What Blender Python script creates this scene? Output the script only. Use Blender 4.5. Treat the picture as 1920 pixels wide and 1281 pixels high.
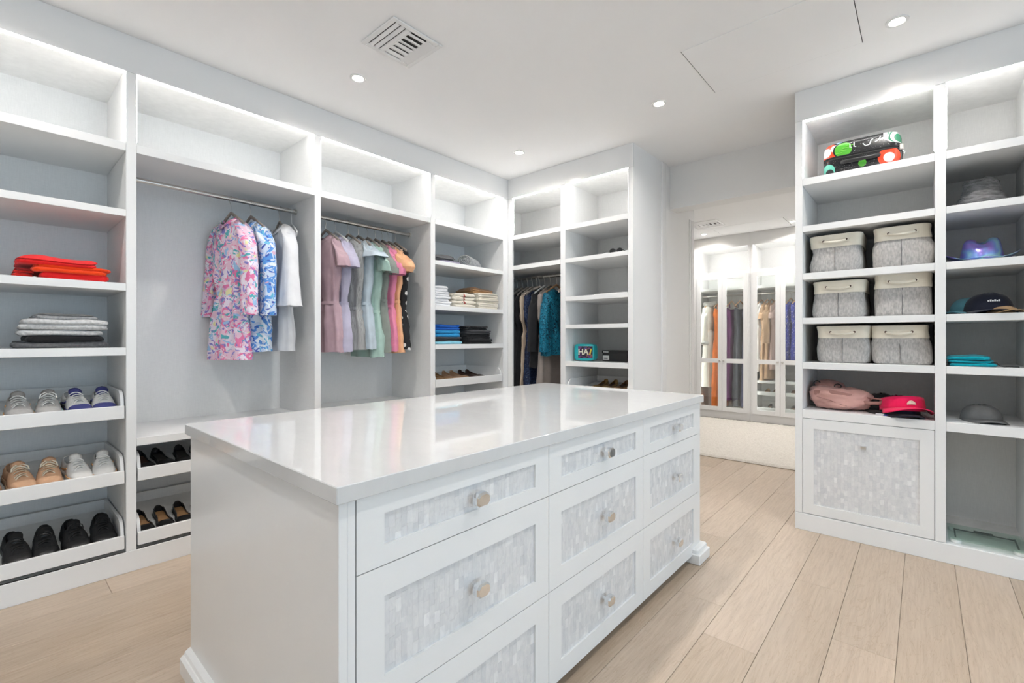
import bpy, math, random
from mathutils import Vector, Matrix, noise as mnoise
random.seed(7)
PI = math.pi
for o in list(bpy.data.objects): bpy.data.objects.remove(o)
SC = bpy.context.scene
COL = SC.collection

# ------------------------------------------------------------------ camera
cam = bpy.data.cameras.new('camera'); camo = bpy.data.objects.new('camera', cam); COL.objects.link(camo)
cam.sensor_width = 36.0; cam.lens = 873.32 * 36 / 1920; cam.shift_y = -3.94 / 1920
cam.clip_start = 0.02; cam.clip_end = 60
camo.location = (0, 0, 1.2); camo.rotation_euler = (PI / 2, 0, 0.7232)
SC.camera = camo

# ------------------------------------------------------------------ world, daylight, exposure
W = bpy.data.worlds.new('sky'); SC.world = W; W.use_nodes = True
bg = W.node_tree.nodes['Background']; bg.inputs[0].default_value = (0.60, 0.79, 1.0, 1); bg.inputs[1].default_value = 1.9
SC.view_settings.view_transform = 'Standard'; SC.view_settings.look = 'None'
SC.view_settings.exposure = 1.38; SC.view_settings.gamma = 1.0; SC.view_settings.use_curve_mapping = False
LAMP_W = 2.4        # each ceiling downlight, watts
LED_E = 11.0          # emission of the strips in the top cubbies

XL, YB, H = -3.069, 3.4165, 2.7684       # left fronts, back fronts, ceiling
DEP = 0.57
XR, YN = 5.0, -1.6                        # wall with the window, wall behind the camera
# window light portal
pl = bpy.data.lights.new('window_portal', 'AREA'); pl.shape = 'RECTANGLE'; pl.size = 3.4; pl.size_y = 2.4; pl.cycles.is_portal = True
plo = bpy.data.objects.new('window_portal', pl); COL.objects.link(plo); plo.location = (XR + .1, .35, 1.3); plo.rotation_euler = (PI / 2, 0, PI / 2)

# ------------------------------------------------------------------ materials
MATS = {}
def nt(name):
    m = bpy.data.materials.new(name); m.use_nodes = True
    t = m.node_tree; b = t.nodes['Principled BSDF']; MATS[name] = m
    return m, t, b
def N(t, typ, **kw):
    n = t.nodes.new(typ)
    for k, v in kw.items():
        if k.startswith('i_'):
            key = k[2:]
            key = int(key) if key.isdigit() else key.replace('_', ' ')
            n.inputs[key].default_value = v
        else: setattr(n, k, v)
    return n
def rgba(c): return (c[0], c[1], c[2], 1)
def coords(t, scale=(1, 1, 1), kind='Object', rnd=False):
    tc = N(t, 'ShaderNodeTexCoord'); mp = N(t, 'ShaderNodeMapping'); mp.inputs['Scale'].default_value = scale
    t.links.new(tc.outputs[kind], mp.inputs['Vector'])
    if rnd:
        oi = N(t, 'ShaderNodeObjectInfo'); mu = N(t, 'ShaderNodeMath', operation='MULTIPLY'); mu.inputs[1].default_value = 37.0
        t.links.new(oi.outputs['Random'], mu.inputs[0]); t.links.new(mu.outputs[0], mp.inputs['Location'])
    return mp.outputs[0]
def mixc(t, fac, a, b, mode='MIX'):
    n = N(t, 'ShaderNodeMix', data_type='RGBA', blend_type=mode)
    for s, v in ((n.inputs[0], fac), (n.inputs[6], a), (n.inputs[7], b)):
        if hasattr(v, 'is_linked') or isinstance(v, bpy.types.NodeSocket): t.links.new(v, s)
        elif isinstance(v, (int, float)): s.default_value = v
        else: s.default_value = rgba(v)
    return n.outputs[2]
def ramp(t, src, stops, interp='LINEAR'):
    r = N(t, 'ShaderNodeValToRGB'); r.color_ramp.interpolation = interp
    e = r.color_ramp.elements
    while len(e) < len(stops): e.new(0.5)
    for el, (p, c) in zip(e, stops): el.position = p; el.color = rgba(c) if not isinstance(c, (int, float)) else (c, c, c, 1)
    t.links.new(src, r.inputs[0]); return r.outputs[0]
def noise_tex(t, vec, scale, detail=3, rough=.5, dist=0.0):
    n = N(t, 'ShaderNodeTexNoise'); n.inputs['Scale'].default_value = scale; n.inputs['Detail'].default_value = detail
    n.inputs['Roughness'].default_value = rough; n.inputs['Distortion'].default_value = dist
    t.links.new(vec, n.inputs['Vector']); return n.outputs[0]
def bump(t, b, h, strength=.2, dist=.01):
    n = N(t, 'ShaderNodeBump'); n.inputs['Strength'].default_value = strength; n.inputs['Distance'].default_value = dist
    t.links.new(h, n.inputs['Height']); t.links.new(n.outputs[0], b.inputs['Normal'])
def mat(name, col, rough=.5, metal=0., var=0., vscale=8., stretch=(1, 1, 1), bstr=0., bscale=120., bdist=.004, sheen=0., coat=0., spec=.5, emit=0.):
    m, t, b = nt(name)
    b.inputs['Base Color'].default_value = rgba(col); b.inputs['Roughness'].default_value = rough; b.inputs['Metallic'].default_value = metal
    b.inputs['Specular IOR Level'].default_value = spec
    if sheen: b.inputs['Sheen Weight'].default_value = sheen
    if coat: b.inputs['Coat Weight'].default_value = coat; b.inputs['Coat Roughness'].default_value = .1
    if emit: b.inputs['Emission Color'].default_value = rgba(col); b.inputs['Emission Strength'].default_value = emit
    if var or bstr:
        v = coords(t, stretch)
        if var:
            f = noise_tex(t, v, vscale, 4)
            t.links.new(ramp(t, f, [(.25, tuple(max(0, c * (1 - var)) for c in col)), (.75, tuple(min(1, c * (1 + var)) for c in col))]), b.inputs['Base Color'])
        if bstr: bump(t, b, noise_tex(t, v, bscale, 3), bstr, bdist)
    return m
def fabric(name, col, var=.10, scale=14., weave=420., rough=.9, bstr=.25):
    return mat(name, col, rough, var=var, vscale=scale, bstr=bstr, bscale=weave, bdist=.002, sheen=.15, spec=.2)

PAINT = mat('white_paint', (.86, .86, .855), .24, var=.012, vscale=3)
EDGE = mat('white_lacquer', (.87, .87, .865), .35, var=.012, vscale=3)
WALL = mat('wall_paint', (.86, .86, .855), .6, var=.01, vscale=2)
CEIL = mat('ceiling_paint', (.92, .92, .92), .8, var=.008, vscale=1.5)
def linen(name, c):
    m, t, b = nt(name)
    v1 = coords(t, (1, 1, 26)); v2 = coords(t, (26, 26, 1))
    f = N(t, 'ShaderNodeMath', operation='ADD'); t.links.new(noise_tex(t, v1, 26, 2), f.inputs[0]); t.links.new(noise_tex(t, v2, 26, 2), f.inputs[1])
    h = N(t, 'ShaderNodeMath', operation='MULTIPLY'); t.links.new(f.outputs[0], h.inputs[0]); h.inputs[1].default_value = .5
    t.links.new(ramp(t, h.outputs[0], [(.3, tuple(x * .93 for x in c)), (.7, tuple(min(1, x * 1.05) for x in c))]), b.inputs['Base Color'])
    b.inputs['Roughness'].default_value = .48; bump(t, b, h.outputs[0], .06, .002)
    return m
LINEN = linen('linen_laminate', (.87, .87, .86))
CHROME = mat('chrome', (.86, .87, .88), .07, 1.0)
NICKEL = mat('brushed_nickel', (.66, .64, .61), .28, 1.0, var=.05, vscale=40, stretch=(1, 1, 1))
DARK = mat('dark_gap', (.06, .055, .05), .8, var=.1, vscale=20)
LED = mat('led_strip', (1, .985, .965), .5, emit=LED_E)
LEDV = mat('led_strip_dim', (1, .985, .965), .5, emit=LED_E * .5)
LENS = mat('lamp_lens', (1, .96, .9), .5, emit=30.)
def quartz():
    m, t, b = nt('white_quartz')
    v = coords(t, (2.2, 5.5, 2))
    f = noise_tex(t, v, 2.2, 6, .6, 1.2)
    t.links.new(ramp(t, f, [(.3, (.665, .665, .66)), (.52, (.68, .68, .675)), (.75, (.70, .70, .695))]), b.inputs['Base Color'])
    b.inputs['Roughness'].default_value = .035; b.inputs['Specular IOR Level'].default_value = .6
    return m
QUARTZ = quartz()
def oak():
    m, t, b = nt('pale_oak')
    oi = N(t, 'ShaderNodeObjectInfo')
    v = coords(t, (1, .06, 1), rnd=True); v2 = coords(t, (1, .13, 1), rnd=True)
    g = noise_tex(t, v, 95, 4, .6, .4); r = noise_tex(t, v2, 13, 3, .6, 2.2)
    w = N(t, 'ShaderNodeMath', operation='SINE'); mu = N(t, 'ShaderNodeMath', operation='MULTIPLY'); mu.inputs[1].default_value = 42
    t.links.new(r, mu.inputs[0]); t.links.new(mu.outputs[0], w.inputs[0])
    c1 = ramp(t, g, [(.3, (.46, .365, .28)), (.55, (.53, .43, .335)), (.8, (.58, .48, .38))])
    c2 = ramp(t, w.outputs[0], [(0.0, (1, 1, 1)), (.85, (1, 1, 1)), (1.0, (.88, .85, .81))])
    c = mixc(t, .8, c1, c2, 'MULTIPLY')
    rr = ramp(t, oi.outputs['Random'], [(0, (.90, .88, .85)), (.5, (.98, .97, .96)), (1, (1.06, 1.05, 1.05))])
    c = mixc(t, 1.0, c, rr, 'MULTIPLY')
    t.links.new(c, b.inputs['Base Color']); b.inputs['Roughness'].default_value = .38
    bump(t, b, g, .12, .001)
    return m
OAK = oak()
def pearl():
    m, t, b = nt('mother_of_pearl')
    oi = N(t, 'ShaderNodeObjectInfo'); ge = N(t, 'ShaderNodeNewGeometry')
    v = coords(t, (1, 1, .45)); n1 = noise_tex(t, v, 70, 4, .6, 1.0)
    ad = N(t, 'ShaderNodeMath', operation='ADD'); t.links.new(oi.outputs['Random'], ad.inputs[0]); t.links.new(ge.outputs['Random Per Island'], ad.inputs[1])
    fr = N(t, 'ShaderNodeMath', operation='FRACT'); t.links.new(ad.outputs[0], fr.inputs[0])
    c1 = ramp(t, fr.outputs[0], [(0, (.70, .71, .725)), (.35, (.76, .765, .77)), (.85, (.80, .80, .805)), (1, (.90, .90, .90))])
    c2 = ramp(t, n1, [(.3, (.88, .88, .90)), (.7, (1.05, 1.05, 1.04))])
    t.links.new(mixc(t, .8, c1, c2, 'MULTIPLY'), b.inputs['Base Color'])
    b.inputs['Roughness'].default_value = .22; b.inputs['Coat Weight'].default_value = .3; bump(t, b, n1, .12, .002)
    return m
PEARL = pearl()
def glassmat(name, tint, gl=.08, rough=.0):
    m = bpy.data.materials.new(name); m.use_nodes = True; t = m.node_tree; t.nodes.clear()
    o = N(t, 'ShaderNodeOutputMaterial'); a = N(t, 'ShaderNodeBsdfTransparent'); g = N(t, 'ShaderNodeBsdfGlossy'); x = N(t, 'ShaderNodeMixShader')
    a.inputs[0].default_value = rgba(tint); g.inputs['Roughness'].default_value = rough; x.inputs[0].default_value = gl
    t.links.new(a.outputs[0], x.inputs[1]); t.links.new(g.outputs[0], x.inputs[2]); t.links.new(x.outputs[0], o.inputs[0])
    return m
GLASS = glassmat('clear_glass', (.96, .98, .97)); GREENGLASS = glassmat('green_glass', (.86, .93, .90), .12, .03)

# ------------------------------------------------------------------ mesh helpers
ORG = {}
class MB:
    def __init__(s): s.v = []; s.f = []
    def add(s, v, f):
        k = len(s.v); s.v += [tuple(p) for p in v]; s.f += [tuple(i + k for i in q) for q in f]; return s
    def box(s, x0, x1, y0, y1, z0, z1):
        x0, x1 = min(x0, x1), max(x0, x1); y0, y1 = min(y0, y1), max(y0, y1); z0, z1 = min(z0, z1), max(z0, z1)
        return s.add([(x0, y0, z0), (x1, y0, z0), (x1, y1, z0), (x0, y1, z0), (x0, y0, z1), (x1, y0, z1), (x1, y1, z1), (x0, y1, z1)],
                     [(0, 3, 2, 1), (4, 5, 6, 7), (0, 1, 5, 4), (1, 2, 6, 5), (2, 3, 7, 6), (3, 0, 4, 7)])
    def cbox(s, x0, x1, y0, y1, z0, z1, c=.0015):     # chamfered box
        lo = (min(x0, x1), min(y0, y1), min(z0, z1)); hi = (max(x0, x1), max(y0, y1), max(z0, z1))
        V = []; idx = {}
        for cx in (0, 1):
            for cy in (0, 1):
                for cz in (0, 1):
                    sg = (cx, cy, cz)
                    for ax in range(3):
                        p = []
                        for k in range(3):
                            b = hi[k] if sg[k] else lo[k]
                            p.append(b if k == ax else b + (-c if sg[k] else c))
                        idx[(sg, ax)] = len(V); V.append(tuple(p))
        F = []
        for ax in range(3):
            o = [k for k in range(3) if k != ax]
            for sd in (0, 1):
                q = []
                for a, b in ((0, 0), (1, 0), (1, 1), (0, 1)):
                    g = [0, 0, 0]; g[ax] = sd; g[o[0]] = a; g[o[1]] = b; q.append(idx[(tuple(g), ax)])
                flip = (ax == 1) != (sd == 0)
                F.append(tuple(reversed(q)) if flip else tuple(q))
        for ax in range(3):
            o = [k for k in range(3) if k != ax]
            for a in (0, 1):
                for b in (0, 1):
                    g0 = [0, 0, 0]; g1 = [0, 0, 0]; g1[ax] = 1; g0[o[0]] = g1[o[0]] = a; g0[o[1]] = g1[o[1]] = b
                    g0, g1 = tuple(g0), tuple(g1)
                    q = [idx[(g0, o[0])], idx[(g0, o[1])], idx[(g1, o[1])], idx[(g1, o[0])]]
                    F.append(tuple(q))
        for cx in (0, 1):
            for cy in (0, 1):
                for cz in (0, 1):
                    F.append(tuple(idx[((cx, cy, cz), a)] for a in range(3)))
        # orient outward
        C = Vector([(lo[k] + hi[k]) / 2 for k in range(3)]); G = []
        for q in F:
            a, b, d = (Vector(V[q[0]]), Vector(V[q[1]]), Vector(V[q[2]]))
            n = (b - a).cross(d - a); ce = sum((Vector(V[i]) for i in q), Vector()) / len(q)
            G.append(q if n.dot(ce - C) > 0 else tuple(reversed(q)))
        return s.add(V, G)
    def loft(s, rings, closed=True, cap0=True, cap1=True):
        n = len(rings[0]); V = [p for r in rings for p in r]; F = []
        for i in range(len(rings) - 1):
            for j in range(n if closed else n - 1):
                a = i * n + j; b = i * n + (j + 1) % n
                F.append((a, b, b + n, a + n))
        if cap0: F.append(tuple(reversed(range(n))))
        if cap1: F.append(tuple((len(rings) - 1) * n + j for j in range(n)))
        return s.add(V, F)
    def tube(s, pts, r, n=8, closed=False, sx=1., sy=1., up=None):
        pts = [Vector(p) for p in pts]; m = len(pts); rings = []; prev = None
        for i, p in enumerate(pts):
            if closed: d = pts[(i + 1) % m] - pts[i - 1]
            else: d = pts[min(i + 1, m - 1)] - pts[max(i - 1, 0)]
            if d.length < 1e-9: d = Vector((0, 0, 1))
            d.normalize()
            if prev is None:
                u = Vector(up) if up else (Vector((0, 0, 1)) if abs(d.z) < .9 else Vector((1, 0, 0)))
            else: u = prev
            a = d.cross(u)
            if a.length < 1e-6: a = d.cross(Vector((.3, .9, .2)))
            a.normalize(); b = a.cross(d).normalized(); prev = b
            rr = r[i] if isinstance(r, (list, tuple)) else r
            rings.append([p + a * (math.cos(2 * PI * k / n) * rr * sx) + b * (math.sin(2 * PI * k / n) * rr * sy) for k in range(n)])
        if closed: rings.append(rings[0])
        return s.loft(rings, True, not closed, not closed)
    def lathe(s, prof, c=(0, 0, 0), n=24, axis='z', cap=True):
        rings = []
        for r, h in prof:
            rg = []
            for k in range(n):
                a = 2 * PI * k / n; x, y = r * math.cos(a), r * math.sin(a)
                rg.append({'z': (c[0] + x, c[1] + y, c[2] + h), 'x': (c[0] + h, c[1] + x, c[2] + y), 'y': (c[0] + y, c[1] + h, c[2] + x)}[axis])
            rings.append(rg)
        return s.loft(rings, True, cap and prof[0][0] > 1e-6, cap and prof[-1][0] > 1e-6)
    def prism(s, poly, a0, a1, axis='y'):      # polygon (u,w) swept along an axis: u->x (or y), w->z
        def P(u, w, a): return {'y': (u, a, w), 'x': (a, u, w), 'z': (u, w, a)}[axis]
        return s.loft([[P(u, w, a0) for u, w in poly], [P(u, w, a1) for u, w in poly]])
    def xf(s, M):
        s.v = [tuple(M @ Vector(p)) for p in s.v]; return s
    def build(s, name, m, parent=None, smooth=None, org=None):
        o0 = org if org is not None else (ORG.get(parent.name, (0, 0, 0)) if parent else (0, 0, 0))
        me = bpy.data.meshes.new(name)
        me.from_pydata([(p[0] - o0[0], p[1] - o0[1], p[2] - o0[2]) for p in s.v], [], s.f)
        if m is not None: me.materials.append(m)
        if smooth is not None:
            me.polygons.foreach_set('use_smooth', [True] * len(me.polygons)); me.update()
            if smooth < 180: me.set_sharp_from_angle(angle=math.radians(smooth))
        me.update()
        o = bpy.data.objects.new(name, me); COL.objects.link(o)
        if parent: o.parent = parent; ORG[o.name] = o0
        else:
            o.location = o0; ORG[o.name] = o0
        return o
def thing(name, label, cat, loc=(0, 0, 0), rz=0., group=None):
    o = bpy.data.objects.new(name, None); COL.objects.link(o); o.empty_display_size = .05
    o.location = loc; o.rotation_euler = (0, 0, rz); o['label'] = label; o['category'] = cat
    if group: o['group'] = group
    ORG[o.name] = (0, 0, 0)
    return o
def wthing(name, label, cat, base, group=None):          # parts given in world coordinates
    o = thing(name, label, cat, base, 0, group); ORG[o.name] = tuple(base); return o
def tag(o, label, cat, group=None):
    o['label'] = label; o['category'] = cat
    if group: o['group'] = group
    return o
def struct(o, label, cat):
    o['kind'] = 'structure'; o['label'] = label; o['category'] = cat; return o
def copy_tree(o, parent=None):
    c = o.copy(); COL.objects.link(c)
    if parent: c.parent = parent
    for ch in list(o.children): copy_tree(ch, c)
    ORG[c.name] = (0, 0, 0)
    return c
def fbm(x, y, z=0.): return mnoise.noise(Vector((x, y, z)))
def scat(o):      # mark a part as uncountable
    o['kind'] = 'stuff'; return o

# ================================================================== STRUCTURE
# ---- floor: planks run along Y, 0.2 m wide
fl = MB().box(-3.7, XR, YN, 8.1, -.10, -.007).build('floor', mat('floor_joint', (.20, .15, .11), .8, var=.1), None)
struct(fl, 'pale oak plank floor running through both rooms', 'floor')
rng = random.Random(3)
known = {-.475: 2.69, -.675: 1.945, -.275: 2.25, -3.075: .40}
row = 0
for k in range(-13, 28):
    x0 = -.475 + .2 * k; x1 = x0 + .2
    if x0 < -3.1 or x1 > XR + .03: continue
    ymax = 5.3 if -1.95 < x0 < -.4 else 3.46
    ys = [YN]; key = [q for q in known if abs(q - x0) < .02]
    st = (known[key[0]] - YN) % 1.9 if key else rng.uniform(.4, 1.9)
    y = YN + st
    while y < ymax - .25: ys.append(y); y += 1.9
    ys.append(ymax)
    for a, b in zip(ys[:-1], ys[1:]):
        p = MB().cbox(x0 + .0006, min(x1, XR) - .0006, a + .0006, b - .0006, -.0075, 0.0, .0012).build('plank', OAK, fl)

# ---- ceiling with recess for nothing; hatch panel lines
ce = struct(MB().box(-3.7, XR, YN, 8.1, H, H + .1).build('ceiling', CEIL), 'smooth white ceiling over both rooms', 'ceiling')
def hatch(x0, x1, y0, y1, label):
    t = wthing('access_hatch', label, 'hatch', (x0, y0, H))
    MB().box(x0, x1, y0, y1, H - .0008, H + .002).build('shadow_gap', DARK, t)
    g = .0035
    MB().cbox(x0 + g, x1 - g, y0 - .001, y1 - g, H - .003, H + .004, .001).build('hatch_panel', CEIL, t)
hatch(-.992, -.238, 2.513, 3.069, 'flush white access hatch in the ceiling of the closet')
hatch(-2.258, -1.35, 6.80, 7.335, 'flush white access hatch in the ceiling of the far room')

# ---- walls
struct(MB().box(-3.70, XL - DEP - .02, YN, YB + DEP, 0, H).build('wall_left', WALL), 'white wall behind the left shelving', 'wall')
struct(MB().box(-3.70, XL, YN, -.51, 0, H).build('trim_1', PAINT), 'white panelling at the near end of the left shelving', 'panel')
wr = MB()
WY0, WY1, WZ0, WZ1 = -1.3, 2.0, .12, 2.5
wr.box(XR, XR + .15, YN, WY0, 0, H).box(XR, XR + .15, WY1, YB, 0, H).box(XR, XR + .15, WY0, WY1, 0, WZ0).box(XR, XR + .15, WY0, WY1, WZ1, H)
struct(wr.build('wall_right', WALL), 'white wall with the tall window', 'wall')
wn = struct(MB().box(XR + .06, XR + .10, WY0, WY0 + .05, WZ0, WZ1).box(XR + .06, XR + .10, WY1 - .05, WY1, WZ0, WZ1).box(XR + .06, XR + .10, WY0, WY1, WZ0, WZ0 + .05)
            .box(XR + .06, XR + .10, WY0, WY1, WZ1 - .05, WZ1).box(XR + .06, XR + .10, .325, .375, WZ0, WZ1).build('window_1', PAINT), 'tall white framed window', 'window')
for a, b in ((WY0 + .05, .325), (.375, WY1 - .05)):
    MB().box(XR + .077, XR + .083, a, b, WZ0 + .05, WZ1 - .05).build('pane', GLASS, wn)
struct(MB().box(-3.7, XR, YN - .15, YN, 0, H).build('wall_front', WALL), 'plain white wall behind the viewer', 'wall')
# wall block behind the back shelving up to the opening, and the block right of it
XE = -1.731; YD0, YD1 = 4.135, 4.728
struct(MB().box(-3.7, XE, YB + DEP + .01, YD1, 0, H).box(XE - .003, XE, YB + .021, YB + DEP + .02, 0, H).build('wall_back', WALL), 'white wall between the closet and the far room', 'wall')
struct(MB().box(-.611, XR, YB + DEP + .01, YD1, 0, H).box(.45, XR, YB, YB + DEP + .02, 0, H).build('wall_back_right', WALL), 'white wall behind the shelving right of the opening', 'wall')
struct(MB().box(XE, -.611, YD0, YD0 + .16, 2.383, H).build('trim_2', WALL), 'white header over the opening', 'header')
dj = MB()
for q, (a, b) in enumerate(((3.945, 4.035), (4.66, 4.72))): dj.cbox(XE - .01, XE + (.005 if q else .012), a, b, 0, 2.383 if q else H, .003)
dj.cbox(XE - .01, XE + .004, 4.60, 4.64, 0, 2.383, .002)
struct(dj.build('trim_3', PAINT), 'white casing on the left jamb of the opening', 'casing')
# far room shell
Y2 = 7.42
struct(MB().box(-3.7, XR, 8.05, 8.2, 0, H).build('wall_far', WALL), 'white back wall of the far room', 'wall')
struct(MB().box(-3.75, -3.68, YD1, 8.1, 0, H).build('wall_far_left', WALL), 'white left wall of the far room', 'wall')
struct(MB().box(.35, .45, YD1, 8.05, 0, H).build('wall_far_right', WALL), 'white right wall of the far room', 'wall')
# soffits and plinths
struct(MB().cbox(XL - .022, XL + .004, -.51, YB, 2.579, H, .001).build('trim_4', PAINT), 'white soffit above the left shelving', 'soffit')
struct(MB().cbox(XL, XE, YB - .004, YB + .022, 2.579, H, .001).build('trim_5', PAINT), 'white soffit above the corner shelving', 'soffit')
struct(MB().cbox(-.611, .45, YB - .004, YB + .022, 2.579, H, .001).build('trim_6', PAINT), 'white soffit above the shelving right of the opening', 'soffit')
struct(MB().cbox(XL - .02, XL + .002, -.51, YB, 0, .106, .0015).build('baseboard_left', PAINT), 'white plinth under the left shelving', 'baseboard')
struct(MB().cbox(XL, XE, YB - .002, YB + .02, 0, .106, .0015).build('baseboard_back', PAINT), 'white plinth under the corner shelving', 'baseboard')
struct(MB().cbox(-.611, .45, YB - .002, YB + .02, 0, .104, .0015).build('baseboard_right', PAINT), 'white plinth under the shelving right of the opening', 'baseboard')

# ================================================================== SHELVING BAYS
def mapper(side):
    if side == 'L': return lambda a0, a1, d0, d1, z0, z1: (XL - d1, XL - d0, a0, a1, z0, z1)
    return lambda a0, a1, d0, d1, z0, z1: (a0, a1, YB + d0, YB + d1, z0, z1)
def pt(side, a, d, z): return (XL - d, a, z) if side == 'L' else (a, YB + d, z)
SL = .155          # slope of the shoe trays
def tray(side, root, a0, a1, ztop, zbot, depth=.52):
    m = mapper(side); g = .006; a0 += g; a1 -= g
    f = ztop - zbot
    # sloping base, lower in front
    prof = [(.012, zbot + .004), (depth, zbot + .004 + SL * depth * .9), (depth, zbot + .018 + SL * depth * .9), (.012, zbot + .018)]
    def sweep(poly, b0, b1):
        mb = MB(); mb.loft([[pt(side, b0, u, w) for u, w in poly], [pt(side, b1, u, w) for u, w in poly]]); return mb
    base = sweep(prof, a0 + .012, a1 - .012).build('shoe_tray', LINEN, root)
    MB().cbox(*m(a0, a1, 0.002, .018, zbot, ztop), .002).build('tray_front', EDGE, base)
    hz = ztop + .075; poly = [(.018, zbot), (.018, ztop)]
    for i in range(1, 9):
        an = PI / 2 * i / 8; poly.append((.018 + .075 * (1 - math.cos(an)), ztop + .075 * math.sin(an)))
    poly += [(depth, hz), (depth, zbot)]
    for b0 in (a0, a1 - .014):
        sweep(poly, b0, b0 + .014).build('tray_side', EDGE, base, 40)
    MB().cbox(*m(a0 + .014, a1 - .014, depth - .014, depth, zbot, hz), .001).build('tray_back', LINEN, base)
    return base
def rod(side, root, a0, a1, d, z, r=.0145):
    t = MB().tube([pt(side, a0 + .001, d, z), pt(side, a1 - .001, d, z)], r, 16).build('hanging_rod', NICKEL, root, 60)
    for a, s in ((a0, 1), (a1, -1)):
        p0 = pt(side, a + s * .001, d, z); p1 = pt(side, a + s * .014, d, z)
        MB().tube([p0, p1], .021, 18).build('rod_bracket', NICKEL, t, 60)
def bay(side, label, a0, a1, sl, sr, shelves, trays=(), rods=(), floor=True, z0=.106, leds=True, end=False, blind=0., group='built-in shelving bays'):
    m = mapper(side)
    base = pt(side, (a0 + a1) / 2, DEP / 2, 0)
    r = wthing('shelving_bay', label, 'shelving', base, group)
    hl = sl; hr = sr if end else 0; ab = a0 - blind
    MB().box(*m(ab, a1, DEP - .012, DEP + .006, z0, 2.61)).build('back_panel', LINEN, r)
    MB().box(*m(ab - (.02 if blind else hl), ab, .0205, DEP, z0, 2.61)).build('side_panel', LINEN, r)
    if hr: MB().box(*m(a1, a1 + hr - .004, .0205, DEP, z0, 2.61)).build('side_panel', LINEN, r)
    MB().box(*m(ab, a1, .022, DEP, 2.60, 2.625)).build('top_panel', LINEN, r)
    if sl: MB().cbox(*m(a0 - sl, a0, 0, .0205, z0, 2.579), .001).build('stile', EDGE, r)
    if floor: MB().box(*m(ab, a1, .003, DEP, z0 - .018, z0)).build('bottom_panel', LINEN, r)
    for zt, zb in shelves:
        (MB().cbox(*m(a0 + .0008, a1 - .0008, .0, DEP - .012, zb, zt), .0012) if not blind else MB().box(*m(a0 + .0008, a1 - .0008, 0, .021, zb, zt)).box(*m(ab + .0008, a1 - .0008, .021, DEP - .012, zb, zt))).build('shelf', EDGE, r)
    if leds:
        l = MB().box(*m(a0 + .004, a1 - .004, .008, .020, 2.5735, 2.5785)).build('led_strip', LED, r)
        for q in (a0, a1):
            s = 1 if q == a0 else -1
            MB().box(*m(q + s * .0005, q + s * .004, .008, .020, 2.23, 2.57)).build('led_strip', LEDV, r)
    for zt, zb in trays: tray(side, r, a0, a1, zt, zb)
    for d, z in rods: rod(side, r, ab, a1, d, z)
    return r
SH = [(2.212, 2.170), (1.867, 1.832), (1.488, 1.450), (1.158, 1.118)]
TR = [(.860, .794), (.526, .460), (.192, .124)]
bay('L', 'white shelving bay nearest the viewer with red clothes and three shoe trays', -.46, .482, .045, .042, SH, TR)
bay('L', 'white hanging bay with the floral dresses above a bench and two shoe trays', .524, 1.471, .042, .043, [SH[0], (.685, .645)], TR[1:], [(.281, 2.107)])
bay('L', 'white hanging bay full of pastel playsuits above a bench', 1.514, 2.455, .043, .048, [SH[0], (.685, .645)], TR[1:], [(.281, 2.107)])
bay('L', 'white shelving bay at the corner with stacks of folded shirts', 2.503, 3.347, .048, .069, SH, TR, end=True)
bay('B', 'narrow white hanging bay of dark clothes in the corner', -3.012, -2.436, .057, .052, [(2.212, 2.170), (1.918, 1.876)], (), [(.29, 1.826)], blind=.36)
bay('B', 'white shelving bay beside the opening with teal bag and black box', -2.384, -1.775, .052, .044, [(2.212, 2.170), (1.916, 1.879), (1.578, 1.540), (1.329, 1.296), (1.006, .964)], [(.777, .711), (.45, .384)], end=True)
RS = [(2.212, 2.169), (1.914, 1.876), (1.616, 1.575), (1.335, 1.297), (1.056, 1.015), (.757, .706)]
b7 = bay('B', 'white shelving bay with the grey storage baskets and pearl-inlaid door', -.571, .048, .040, .044, RS, leds=True)
b8 = bay('B', 'white shelving bay at the right edge with hats and a glass scale', .092, .405, .044, .045, RS, leds=True, end=True)
# closing stiles at the free ends
def stile(name_parent, side, a0, a1):
    MB().cbox(*mapper(side)(a0, a1, 0, .0205, .106, 2.579), .001).build('stile', EDGE, name_parent)
for o in list(COL.objects):
    if o.get('label', '').startswith('white shelving bay at the corner'): stile(o, 'L', 3.347, 3.4165)
    if o.get('label', '').startswith('white shelving bay beside the opening'): stile(o, 'B', -1.775, -1.731)
    if o.get('label', '').startswith('white shelving bay at the right edge'): stile(o, 'B', .405, .45)

# ---- mosaic of pearl tiles; plane given by a function (a, z, out) -> world
TILE_BUDGET = [300]
def mosaic(a0, a1, z0, z1, P, parent, tw=.0168, th=.0307, single=True, seed=1):
    rg = random.Random(seed); n = max(1, round((a1 - a0) / tw)); tw = (a1 - a0) / n; rest = MB(); g = .00012
    for i in range(n):
        b0 = a0 + i * tw; off = rg.uniform(0, th)
        z = z0 - off
        while z < z1:
            lo, hi = max(z, z0), min(z + th, z1); z += th
            if hi - lo < .004: continue
            t = [rg.uniform(-.0003, .0003) for _ in range(4)]; h = .0022
            q = [(b0 + g, lo + g), (b0 + tw - g, lo + g), (b0 + tw - g, hi - g), (b0 + g, hi - g)]
            V = [P(a, w, 0) for a, w in q] + [P(a, w, h + e) for (a, w), e in zip(q, t)]
            F = [(0, 1, 5, 4), (1, 2, 6, 5), (2, 3, 7, 6), (3, 0, 4, 7), (4, 5, 6, 7)]
            if single and TILE_BUDGET[0] > 0:
                TILE_BUDGET[0] -= 1; MB().add(V, F).build('tile', PEARL, parent)
            else: rest.add(V, F)
    if rest.v: scat(rest.build('tile_mosaic', PEARL, parent))

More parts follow.
